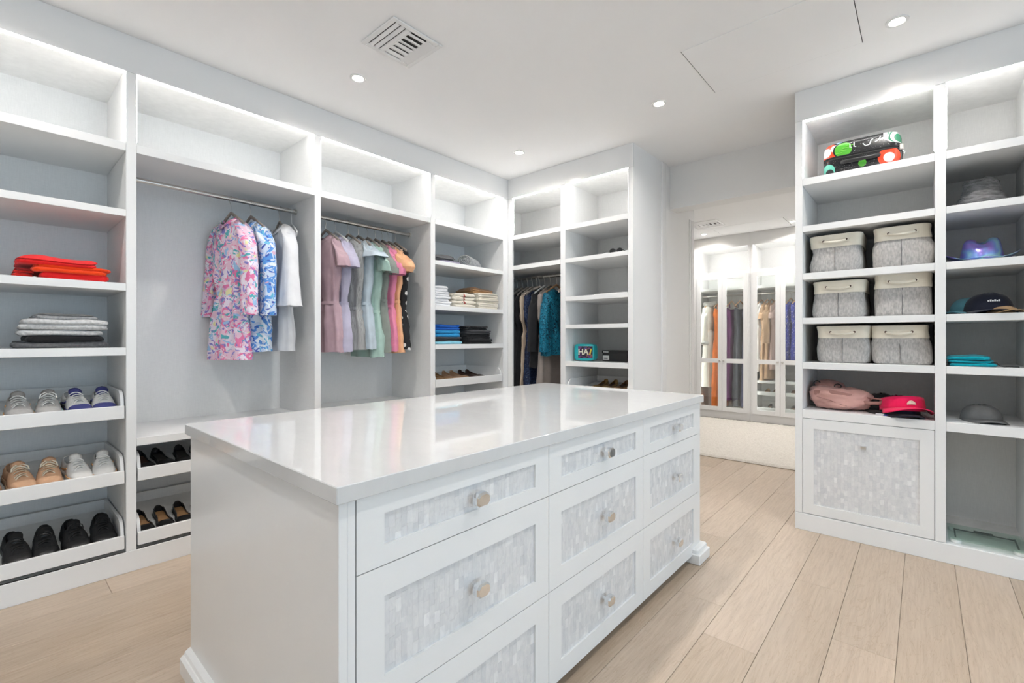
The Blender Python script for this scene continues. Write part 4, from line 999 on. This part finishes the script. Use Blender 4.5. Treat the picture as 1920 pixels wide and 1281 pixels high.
# ================================================================== BAY 7: suitcase, baskets, bag, caps
def patch_mat():
    m, t, b = nt('patterned_shell'); tc = N(t, 'ShaderNodeTexCoord'); sp = N(t, 'ShaderNodeSeparateXYZ'); t.links.new(tc.outputs['Object'], sp.inputs[0])
    cb = N(t, 'ShaderNodeCombineXYZ'); t.links.new(sp.outputs[0], cb.inputs[0]); t.links.new(sp.outputs[2], cb.inputs[1])
    f = noise_tex(t, coords(t), 240, 1); cur = ramp(t, f, [(0, (.012, .012, .014)), (.70, (.6, .6, .6))], 'CONSTANT')
    def disc(cur, cx, cz, r, col):
        d = N(t, 'ShaderNodeVectorMath', operation='DISTANCE'); t.links.new(cb.outputs[0], d.inputs[0]); d.inputs[1].default_value = (cx, cz, 0)
        lt = N(t, 'ShaderNodeMath', operation='LESS_THAN'); t.links.new(d.outputs['Value'], lt.inputs[0]); lt.inputs[1].default_value = r
        return mixc(t, lt.outputs[0], cur, col)
    W_, K_, RD, GR, DG, BL, MT = (.75, .74, .72), (.012, .012, .014), (.72, .06, .02), (.09, .42, .04), (.02, .20, .10), (.35, .58, .75), (.15, .55, .42)
    for cx, cz, r, col in ((-.13, .215, .05, K_), (-.125, .22, .045, BL), (-.165, .155, .062, K_), (-.165, .150, .056, RD), (-.172, .150, .028, W_), (-.125, .165, .022, W_),
                           (-.085, .148, .050, K_), (-.083, .148, .044, GR), (.168, .19, .060, W_), (.176, .178, .050, DG), (.180, .168, .040, W_), (.186, .160, .028, DG),
                           (.135, .055, .052, RD), (.135, .050, .026, W_), (.010, .045, .020, GR), (-.165, .035, .040, MT), (-.155, .020, .024, K_)):
        cur = disc(cur, cx, cz, r, col)
    t.links.new(cur, b.inputs['Base Color']); b.inputs['Roughness'].default_value = .25
    return m
SHELL = patch_mat()
t = thing('suitcase', 'small black hard suitcase with bright colour patches lying on the top shelf', 'suitcase', (-.288, YB + .285, 2.213), .02)
def shell(z0, z1, top):
    n = 44; R = []
    for z_, k in ([(z0, 0), (z0 + .055, 0), (z1 - .03, -.003), (z1 - .010, -.014), (z1, -.036)] if top else [(z0, -.036), (z0 + .010, -.014), (z0 + .03, -.003), (z1 - .05, 0), (z1, 0)]):
        R.append([((.192 + k) * spow(math.cos(2 * PI * j / n), .28), (.225 + k) * spow(math.sin(2 * PI * j / n), .28), z_) for j in range(n)])
    return MB().loft(R)
shell(.006, .098, False).build('lower_shell', SHELL, t, 60); shell(.112, .208, True).build('upper_shell', SHELL, t, 60)
n = 44; zb_ = MB().loft([[((.190 + k) * spow(math.cos(2 * PI * j / n), .28), (.223 + k) * spow(math.sin(2 * PI * j / n), .28), z_) for j in range(n)] for z_, k in ((.094, 0), (.096, .004), (.103, .004), (.105, .001), (.107, .004), (.114, .004), (.116, 0))], True, False, False).build('zip_band', SH_BLACKM, t, 60)
MB().tube([(-.09, -.226, .072), (-.085, -.243, .066), (-.06, -.249, .064), (.06, -.249, .064), (.085, -.243, .066), (.09, -.226, .072)], .010, 8, sx=.8, sy=1.1).build('carry_handle', SH_BLACK, t, 80)
MB().tube([(.186, -.16, .105), (.196, -.155, .09), (.205, -.15, .085), (.200, -.15, .070)], .0035, 6).build('zip_pull', CHROME, t, 80)
MB().cbox(.180, .200, -.20, -.175, .088, .120, .003).build('lock', NICKEL, t)
for i, pl_ in enumerate(([(-.03, .172), (-.03, .160), (-.022, .158)], [(-.014, .174), (-.014, .160), (-.006, .158)], [(.020, .164), (.030, .154), (.046, .156), (.052, .170), (.060, .172)], [(.066, .160), (.078, .164), (.088, .176)], [(.098, .162), (.104, .180)], [(.112, .164), (.120, .182), (.126, .184)])):
    MB().tube([(a * 1.25 - .012, -.2262, .166 + (w_ - .168) * 1.7) for a, w_ in pl_], .0032, 6).build('script_stroke', WHL, t, 80)
for i in range(4):
    a = (-.118, -.100, -.082, -.064)[i]
    MB().box(a - .004, a + .030, -.2268, -.2250, .128 + .012 * i, .132 + .012 * i).build('green_stripe', mat('lime_print', (.16, .55, .06), .3, var=.02) if i == 0 else MATS['lime_print'], t)
BK = [(-.408, 1.617, .262, .232, 'grey tweed basket with cream band, top row left', 1, .0), (-.092, 1.617, .268, .236, 'grey tweed basket with cream band, top row right against the divider', 2, .0),
      (-.392, 1.336, .272, .226, 'grey tweed basket with cream band, middle row left', 3, .0), (-.090, 1.336, .264, .240, 'grey tweed basket with cream band, middle row right', 4, .0),
      (-.370, 1.057, .270, .226, 'grey tweed basket with cream band, bottom row left', 5, .0), (-.094, 1.057, .262, .224, 'grey tweed basket with cream band, bottom row right, leaning', 6, -.06)]
for cx, z, w_, h_, lab, sd, ln in BK: basket(cx, YB + .055, z, w_, h_, .38, lab, sd, ln)
folded('small teal cloth peeping over the middle left basket', -.43, -.36, YB + .20, YB + .28, 1.50, .09, F_TEAL, 2, 130, name='teal_cloth', cat='cloth', group='cloths in the baskets')
# pink bag
def blob(n, m_, fx):
    R = []
    for i in range(1, m_):
        v = PI * i / m_; R.append([fx(math.cos(2 * PI * j / n), math.sin(2 * PI * j / n), v) for j in range(n)])
    return R
M_BLUSH = fabric('blush_nylon', (.70, .40, .35), .06, 10, 300, .55); M_BLUSHD = fabric('dusky_pink_nylon', (.42, .22, .19), .1, 10, 300, .6)
t = thing('pink_backpack', 'crumpled blush pink backpack lying on the shelf above the pearl door', 'bag', (-.392, YB + .22, .757), 0)
def fb(c, s, v):
    sv, cv = math.sin(v), math.cos(v); k = 1 + .16 * fbm(c * 1.6 + 4, s * 1.6, cv * 2) + .11 * fbm(c * 4, s * 4, cv * 5) + .05 * abs(fbm(c * 9, s * 9, cv * 9))
    x = .158 * spow(c, .8) * sv ** .7 * k; return (x, .15 * spow(s, .8) * sv ** .7 * k, max(.001, .068 - .068 * spow(cv, .8) * k + (.020 * max(0, -x / .158) if cv < 0 else 0)))
MB().loft(blob(48, 22, fb)).build('body', M_BLUSH, t, 180)
def fb2(c, s, v):
    sv, cv = math.sin(v), math.cos(v); k = 1 + .12 * fbm(c * 2 + 9, s * 2, cv * 2)
    return (-.070 + .082 * c * sv * k, .03 + .08 * s * sv * k, .138 - .042 * cv * k)
MB().loft(blob(32, 14, fb2)).build('top_flap', M_BLUSHD, t, 180)
MB().tube([(-.115, -.136, .080), (-.05, -.150, .066), (.02, -.150, .040), (.07, -.140, .026)], .0022, 6).build('zip', M_BLUSHD, t, 80)
MB().tube([(-.13, -.11, .10), (-.04, -.14, .112), (.05, -.13, .095), (.11, -.09, .075)], .010, 8, sx=.6, sy=1.6).build('pocket_edge', M_BLUSHD, t, 80)
MB().tube([(.10, -.10, .062), (.15, -.12, .060), (.20, -.12, .064), (.215, -.115, .078), (.195, -.11, .088), (.14, -.09, .088), (.09, -.06, .09)], .008, 8, sx=.6, sy=1.3).build('carry_loop', M_BLUSHD, t, 80)
MB().tube([(-.13 + .018 * math.cos(q), -.02, .155 + .018 * math.sin(q)) for q in [2 * PI * k / 12 for k in range(12)]], .004, 6, closed=True).build('buckle', SH_BLACK, t, 80)
MB().tube([(-.015 + .018 * math.cos(q), -.04, .145 + .014 * math.sin(q)) for q in [2 * PI * k / 12 for k in range(12)]], .004, 6, closed=True).build('buckle', SH_BLACK, t, 80)
HOT = fabric('hot_pink_cotton', (.80, .012, .10), .06); WINE = fabric('wine_cotton', (.28, .006, .06), .08); NAVY = fabric('navy_cotton', (.012, .014, .028), .1); GREYC = mat('grey_cotton_twill', (.17, .17, .17), .85, var=.1, vscale=30, bstr=.2, bscale=300); LTEAL = fabric('dusty_teal_cotton', (.10, .26, .31), .1); TANC = fabric('khaki_cotton', (.36, .23, .12), .1)
cap((-.195, YB + .24, .758), .3, 'black cap standing behind the hot pink visor', F_BLACK, F_BLACK, hc=.11)
cap((-.125, YB + .28, .758), -.3, 'wine red cap behind the hot pink visor', WINE, WINE, hc=.10, rx=.08)
cap((-.100, YB + .135, .760), .32, 'dark visor underneath the hot pink visor', NAVY, NAVY, visor=True, name='sun_visor')
vis = cap((-.092, YB + .140, .782), .38, 'hot pink sun visor with a white flower emblem', HOT, HOT, visor=True, name='sun_visor')
vis.scale = (1.18, 1.18, 1.18); vis.rotation_euler = (-.12, 0, .38)
for i in range(7):
    a = PI * (i + .5) / 7
    MB().tube([(0, -.1005, .034), (.017 * math.cos(a), -.1035, .030 + .020 * math.sin(a))], [.0018, .0042], 6).build('emblem_petal', CREAML, vis, 80)
o = MB().cbox(-.21, -.13, YB + .035, YB + .075, .757, .765, .002).build('ribbon_band', print_mat('red_blue_ribbon', (.60, .60, .62), [((.35, .03, .05), .55, .5, .2, 101), ((.05, .08, .35), .60, .5, .2, 102)], 30), None, None, org=(-.17, YB + .055, .757)); tag(o, 'red white and blue ribbon under the caps', 'ribbon')

# ================================================================== BAY 8
KNIT = mat('grey_cable_knit', (.20, .20, .205), .95, var=.55, vscale=28, stretch=(1, 1, 3.2), bstr=.9, bscale=70, bdist=.01)
t = thing('knitted_hat', 'chunky grey knitted hat slumped on the second shelf', 'hat', (.238, YB + .20, 1.915), .3)
R = []
for z_, k in ((0, 1.0), (.02, 1.02), (.05, .92), (.08, .74), (.11, .66), (.14, .68), (.155, .60), (.16, .42), (.145, .2)):
    R.append([((.108 * k * math.cos(2 * PI * j / 44) + .010 * fbm(math.cos(2 * PI * j / 44) * 3, z_ * 30, 2)), .10 * k * math.sin(2 * PI * j / 44) + .010 * fbm(math.sin(2 * PI * j / 44) * 3, z_ * 30, 5), z_ + .012 * fbm(math.cos(2 * PI * j / 44) * 2, math.sin(2 * PI * j / 44) * 2, z_ * 9) * (z_ > 0)) for j in range(44)])
MB().loft(R).build('crown', KNIT, t, 180)
for q in range(5):
    MB().tube([(.105 * (1 - .05 * q) * math.cos(a), .098 * (1 - .05 * q) * math.sin(a), .008 + .013 * q + .005 * math.sin(3 * a + q)) for a in [2 * PI * k / 36 for k in range(36)]], .0085, 7, closed=True).build('cuff_rib', KNIT, t, 80)
def irid():
    m, t, b = nt('iridescent_vinyl'); v = coords(t, (1, 1, 1)); f = noise_tex(t, v, 7, 2, .5, .6)
    t.links.new(ramp(t, f, [(.28, (.42, .20, .45)), (.40, (.30, .22, .66)), (.50, (.22, .36, .75)), (.56, (.36, .68, .68)), (.62, (.42, .42, .78)), (.8, (.52, .25, .52))]), b.inputs['Base Color'])  # iridescent sheen painted into the base colour as a fixed noise ramp
    b.inputs['Metallic'].default_value = .45; b.inputs['Roughness'].default_value = .28
    return m
IRI = irid()
t = thing('cowboy_hat', 'iridescent violet cowboy hat on the third shelf', 'hat', (.238, YB + .185, 1.617), 0)
R = []
for z_, k in ((.012, 1.0), (.04, .97), (.07, .90), (.095, .82), (.112, .70), (.118, .5), (.112, .3), (.098, .12)):
    R.append([(.088 * k * math.cos(a), .10 * k * math.sin(a), z_ + .016 * (abs(math.cos(a)) ** 1.5) * (z_ > .09) * (1 if k > .2 else .3) - .024 * (z_ > .08) * max(0, -math.sin(a)) ** 3) for a in [2 * PI * j / 40 for j in range(40)]])
MB().loft(R, True, False, True).build('crown', IRI, t, 180)
R = []
for u in (0, .25, .5, .75, 1):
    R.append([((.086 + .062 * u) * math.cos(a), (.098 + .070 * u) * math.sin(a), .012 - .010 * u * abs(math.sin(a)) ** 2 + .042 * u ** 1.6 * abs(math.cos(a)) ** 3) for a in [2 * PI * j / 48 for j in range(48)]])
o = MB().loft(R, True, False, False).build('brim', IRI, t, 180); so = o.modifiers.new('thickness', 'SOLIDIFY'); so.thickness = .002
MB().tube([(.0885 * math.cos(a), .1005 * math.sin(a), .020) for a in [2 * PI * j / 40 for j in range(40)]], .004, 6, closed=True, sx=.5, sy=1.4).build('hat_band', IRI, t, 80)
cap((.195, YB + .235, 1.336), -.5, 'dusty teal cap behind the navy one', LTEAL, LTEAL, hc=.095, rx=.082)
nv = cap((.262, YB + .155, 1.340), .15, 'navy baseball cap with small white lettering', NAVY, NAVY, hc=.108, rx=.098, ry=.098)
for i in range(6):
    a = -PI / 2 + (i - 2.5) * .085; r_ = .0955
    MB().box(r_ * math.cos(a) - .0028, r_ * math.cos(a) + .0028, r_ * math.sin(a) - .0022, r_ * math.sin(a) + .002, .058, .058 + (.010 if i % 2 else .007)).build('lettering', WHL, nv)
cap((.295, YB + .135, 1.336), .35, 'khaki cap tucked under the navy one', TANC, TANC, hc=.06, rx=.075, squash=.7, bl=.06)
for i, (s, y0, y1, z_, h_) in enumerate((('bottom', .03, .26, 1.057, .018), ('middle', .035, .25, 1.074, .018), ('top', .04, .25, 1.091, .020))):
    folded('turquoise towel, %s of three folded layers' % s, .100, .285 - .01 * i, YB + y0, YB + y1, z_, h_, F_TEAL, 1, 140 + i, name='folded_towel', cat='towel', group='turquoise towels', sag=.2)
o = MB().tube([(.265, YB + .04, 1.082), (.285, YB + .035, 1.078), (.295, YB + .035, 1.064), (.31, YB + .04, 1.060), (.33, YB + .045, 1.061), (.345, YB + .04, 1.060), (.365, YB + .05, 1.060)], .0028, 6).build('drawstring_cord', SH_BLACK, None, 80, org=(.30, YB + .04, 1.057)); tag(o, 'black cord with toggle trailing from the turquoise towels', 'cord')
cap((.238, YB + .19, .758), .25, 'grey twill visor cap with frayed brim', GREYC, GREYC, hc=.085, rx=.085, ry=.09, bl=.075)
t = thing('bathroom_scale', 'square glass bathroom scale on the bottom of the right bay', 'scale', (.250, YB + .155, .107), 0)
MB().cbox(-.148, .148, -.135, .135, .020, .027, .0015).build('glass_plate', GREENGLASS, t)
for a in (-.118, .118):
    for b_ in (-.105, .105): MB().lathe([(0, 0), (.022, 0), (.024, .012), (.020, .0198), (0, .0198)], (a, b_, 0), 20).build('foot', M_WHITEP, t, 50)
    MB().box(a - .003, a + .003, -.085, .085, .0145, .0198).build('sensor_bar', F_DGREY, t)
MB().box(-.118, .118, .070, .076, .0145, .0198).build('sensor_bar', F_DGREY, t)
MB().cbox(-.038, .038, .085, .105, .0135, .0199, .001).build('display', SH_BLACK, t)

# ================================================================== FAR ROOM
def rug_mat():
    m, t, b = nt('ivory_shag'); v = coords(t); f = noise_tex(t, v, 60, 5, .7)
    t.links.new(ramp(t, f, [(.3, (.62, .57, .50)), (.6, (.78, .73, .66)), (.8, (.84, .80, .74))]), b.inputs['Base Color']); b.inputs['Roughness'].default_value = 1.; bump(t, b, f, .8, .01)
    return m
RUGM = rug_mat()
nx, ny = 150, 120; x0, x1, y0, y1 = -2.75, .25, 4.90, 7.28; V = []; F = []
for j in range(ny + 1):
    for i in range(nx + 1):
        e = min(i, j, nx - i, ny - j); hh = .022 + .007 * fbm(i * .9, j * .9, 1) + .004 * fbm(i * 2.3, j * 2.1, 4) if e > 0 else .002
        V.append((x0 + (x1 - x0) * i / nx, y0 + (y1 - y0) * j / ny, hh))
for j in range(ny):
    for i in range(nx):
        a = j * (nx + 1) + i; F.append((a, a + 1, a + nx + 2, a + nx + 1))
rg_ = MB().add(V, F).build('area_rug', RUGM, None, 180, org=((x0 + x1) / 2, (y0 + y1) / 2, 0)); tag(rg_, 'thick ivory shag rug in the far room', 'rug')
MB().box(x0, x1, y0, y1, .001, .004).build('backing', mat('jute_backing', (.22, .16, .10), .9, var=.1), rg_)
# glazed wardrobes
def wardrobe(xa, xb, doors, label, shelf=None, trays2=(), sh_mid=None):
    t = wthing('glazed_wardrobe', label, 'wardrobe', ((xa + xb) / 2, Y2 + .28, 0), 'glazed wardrobes in the far room')
    D2 = .58
    MB().box(xa, xb, Y2 + D2 - .02, Y2 + D2, 0, H - .001).build('back_panel', LINEN, t)
    for x in (xa, xb - .02): MB().box(x, x + .02, Y2 + .002, Y2 + D2 - .02, 0, 2.60).build('side_panel', LINEN, t)
    MB().cbox(xa, xb, Y2 - .001, Y2 + .02, 2.585, H - .001, .001).build('soffit', PAINT, t)
    MB().box(xa, xb, Y2 + .02, Y2 + D2 - .02, 2.60, 2.62).build('top_panel', LINEN, t)
    MB().cbox(xa, xb, Y2 - .001, Y2 + .02, 0, .112, .001).build('plinth', PAINT, t)
    MB().box(xa + .02, xb - .02, Y2 + .02, Y2 + D2 - .02, .09, .112).build('bottom_panel', LINEN, t)
    MB().cbox(xa, xb, Y2, Y2 + D2 - .02, 2.185, 2.217, .001).build('shelf', EDGE, t)
    for x in (xa, xb - .034): MB().cbox(x, x + .034, Y2 - .0015, Y2 + .02, .112, 2.585, .001).build('stile', PAINT, t)
    MB().box(xa + .04, xb - .04, Y2 + .0215, Y2 + .030, 2.588, 2.598).build('led_strip', LED, t)  # strips here and below are added to brighten the wardrobe interior
    MB().box(xa + .04, xb - .04, Y2 + .030, Y2 + .040, 2.172, 2.184).build('led_strip', LED, t)
    for x in (xa + .036, xb - .040): MB().box(x, x + .004, Y2 + .030, Y2 + .036, .15, 2.17).build('led_strip', FILL_LED, t)  # added fill light down both sides, not a known fitting
    r_ = MB().tube([(xa + .02, Y2 + .29, 1.885), (xb - .02, Y2 + .29, 1.885)], .013, 14).build('hanging_rod', NICKEL, t, 60)
    MB().cbox(xa + .02, xb - .02, Y2 + .06, Y2 + D2 - .02, 1.95, 1.985, .001).build('shelf', EDGE, t)
    for z_ in trays2:
        b_ = MB().box(xa + .05, xb - .05, Y2 + .06, Y2 + D2 - .04, z_, z_ + .012).build('shoe_tray', EDGE, t)
        MB().cbox(xa + .05, xb - .05, Y2 + .05, Y2 + .066, z_ - .004, z_ + .05, .002).build('tray_front', EDGE, b_)
    if shelf: MB().cbox(xa + .02, xb - .02, Y2 + .05, Y2 + D2 - .02, shelf - .035, shelf, .001).build('shelf', EDGE, t)
    for i, (da, db) in enumerate(doors):
        w_ = .060; f = MB(); yf0, yf1 = Y2 - .022, Y2 - .003
        for q in ((da, da + w_, .114, 2.183), (db - w_, db, .114, 2.183), (da + w_, db - w_, 2.111, 2.183), (da + w_, db - w_, .843, .908), (da + w_, db - w_, .114, .180)): f.cbox(q[0], q[1], yf0, yf1, q[2], q[3], .0015)
        d = f.build('door', PAINT, t)
        for z0_, z1_ in ((.180, .843), (.908, 2.111)): MB().box(da + w_, db - w_, Y2 - .014, Y2 - .010, z0_, z1_).build('pane', GLASS, d)
        kx = db - .028 if i == 0 else da + .028
        MB().cbox(kx - .013, kx + .013, yf0 - .026, yf0, .862, .888, .004).build('door_knob', NICKEL, d)
    return t
FILL_LED = mat('soft_fill_strip', (1, .97, .93), .5, emit=LED_E * .6)  # weaker glow for the added fill strips in the wardrobes
wardrobe(-2.70, -1.900, [(-2.660, -2.287), (-2.284, -1.928)], 'white glazed wardrobe holding the white coat and orange gown', None, ())
wardrobe(-1.898, -1.06, [(-1.862, -1.507), (-1.504, -1.10)], 'white glazed wardrobe holding tan and blue dresses over shoe trays', .60, (.395, .165))
MB().box(-3.68, -2.701, Y2, Y2 + .03, 0, H).build('trim_7', PAINT); struct(bpy.data.objects['trim_7'], 'white panel left of the far wardrobes', 'panel')
MB().box(-1.059, .35, Y2, Y2 + .03, 0, H).build('trim_8', PAINT); struct(bpy.data.objects['trim_8'], 'white panel right of the far wardrobes', 'panel')
RY2, RZ2 = Y2 + .29, 1.885; GF = 'clothes in the far wardrobes'; TH = math.radians(78)
W_IV = fabric('ivory_wool', (.80, .78, .72), .04); ORG_ = fabric('tangerine_satin', (.82, .20, .03), .15, 12, 300, .4); PUR = fabric('plum_satin', (.14, .02, .13), .2, 12, 300, .4); GUN = mat('gunmetal_sequins', (.075, .08, .10), .35, .3, var=.5, vscale=60); SLATE = fabric('slate_tulle', (.06, .065, .12), .2); TANF = fabric('fawn_crepe', (.50, .33, .21), .1); BLSH = fabric('powder_pink_crepe', (.62, .45, .40), .06); INDI = print_mat('indigo_floral', (.03, .04, .30), [((.55, .55, .62), .64, 1., 2., 111), ((.10, .12, .50), .58, .8, 1., 112)], 30.); TEALF = fabric('petrol_pleats', (.04, .12, .17), .15)
FUR = mat('white_fur', (.84, .83, .80), 1., var=.05, vscale=60, bstr=1., bscale=160, bdist=.02)
def g2(x, lab, m, hem, seed, sl=None, strap=None, hm=M_WOOD, name='gown', w=1., slim=1., waist=-.5, collar=None, belt=None, rz=TH):
    hanger((x, RY2, RZ2), rz, 'hanger of the ' + lab, hm, group='hangers in the far wardrobes')
    if strap:
        return garment(name, lab, 'clothing', (x, RY2, RZ2), rz, [(-.20, .15 * w, .03, 0), (-.30, .16 * w, .045, 0), (-.5, .13 * w, .045, 0), (-.8, .16 * w, .05 * slim, 0), (hem, .20 * w, .062 * slim, 0)], m, GF, strap=.08, seed=seed, fold=(9, .008))
    return romper((x, RY2, RZ2), rz, lab, m, GF, seed, hem=hem, sl=sl, waist=waist, w=w, slim=slim, name=name, collar=collar, belt=belt, sw=.82)
co = g2(-2.555, 'ivory wool coat with white fur collar and cuffs', W_IV, -1.43, 201, 'long', collar=None, name='coat', slim=1.3, waist=-.55)
C = MB().tube([(.10 * math.cos(a), .075 * math.sin(a), -.115 - .02 * abs(math.cos(a))) for a in [2 * PI * k / 24 for k in range(24)]], .036, 10, closed=True); C.v = [(p[0] + .012 * fbm(p[0] * 60, p[1] * 60, p[2] * 60), p[1] + .012 * fbm(p[1] * 60, p[0] * 60, 3), p[2] + .012 * fbm(p[2] * 60, p[0] * 60, 7)) for p in C.v]; C.build('fur_collar', FUR, co, 180)
for sd in (-1, 1):
    C = MB().tube([(sd * .215 + .045 * math.cos(a), -.015 + .05 * math.sin(a), -.745) for a in [2 * PI * k / 18 for k in range(18)]], .028, 10, closed=True); C.v = [(p[0] + .01 * fbm(p[0] * 60, p[1] * 60, p[2] * 60), p[1] + .01 * fbm(p[1] * 60, p[0] * 60, 3), p[2] + .01 * fbm(p[2] * 60, p[0] * 60, 7)) for p in C.v]; C.build('fur_cuff', FUR, co, 180)
g2(-2.415, 'long tangerine satin gown in the first wardrobe', ORG_, -1.74, 202, strap=True, slim=1.1)
g2(-2.235, 'plum satin gown beside the orange one', PUR, -1.62, 203, strap=True)
g2(-2.115, 'gunmetal sequinned gown in the first wardrobe', GUN, -1.70, 204, strap=True)
g2(-1.995, 'slate tulle gown at the right of the first wardrobe', SLATE, -1.70, 205, strap=True)
g2(-1.815, 'white dress at the left of the second wardrobe', F_WHITE, -1.16, 206, 'short', name='dress', slim=.9)
g2(-1.735, 'fawn crepe wrap dress with tied belt', TANF, -1.33, 207, 'short', name='dress', slim=.7, belt=TANF)
g2(-1.675, 'fawn crepe long-sleeved dress in the second wardrobe', TANF, -1.26, 208, 'long', name='dress', slim=.7)
g2(-1.610, 'powder pink crepe dress in the second wardrobe', BLSH, -1.12, 209, 'short', name='dress', slim=.8)
g2(-1.430, 'indigo floral dress left of its look-alike in the second wardrobe', INDI, -1.0, 210, None, name='dress', slim=.6)
g2(-1.350, 'indigo floral dress right of its look-alike above the petrol skirt', INDI, -1.02, 211, None, name='dress', slim=.6)
g2(-1.270, 'petrol blue pleated skirt hanging lowest in the second wardrobe', TEALF, -1.22, 212, None, name='skirt', slim=.6)
for i, (x, z_, s, up) in enumerate(((-1.735, .409, 'gold pump left on the upper far tray', LE_GOLD), (-1.63, .409, 'gold pump right on the upper far tray', LE_GOLD), (-1.40, .409, 'bronze pump alone on the upper far tray', LE_CAMEL),
                                    (-1.70, .179, 'dark grey pump left on the lower far tray', F_DGREY), (-1.60, .179, 'dark grey pump right on the lower far tray', F_DGREY), (-1.40, .179, 'grey flat alone on the lower far tray', F_MGREY))):
    flat_shoe((x, Y2 + .22, z_), -PI / 2, s, up, LE_NUDE, up, 'shoes in the far wardrobe', pitch=.10, pointed=True)
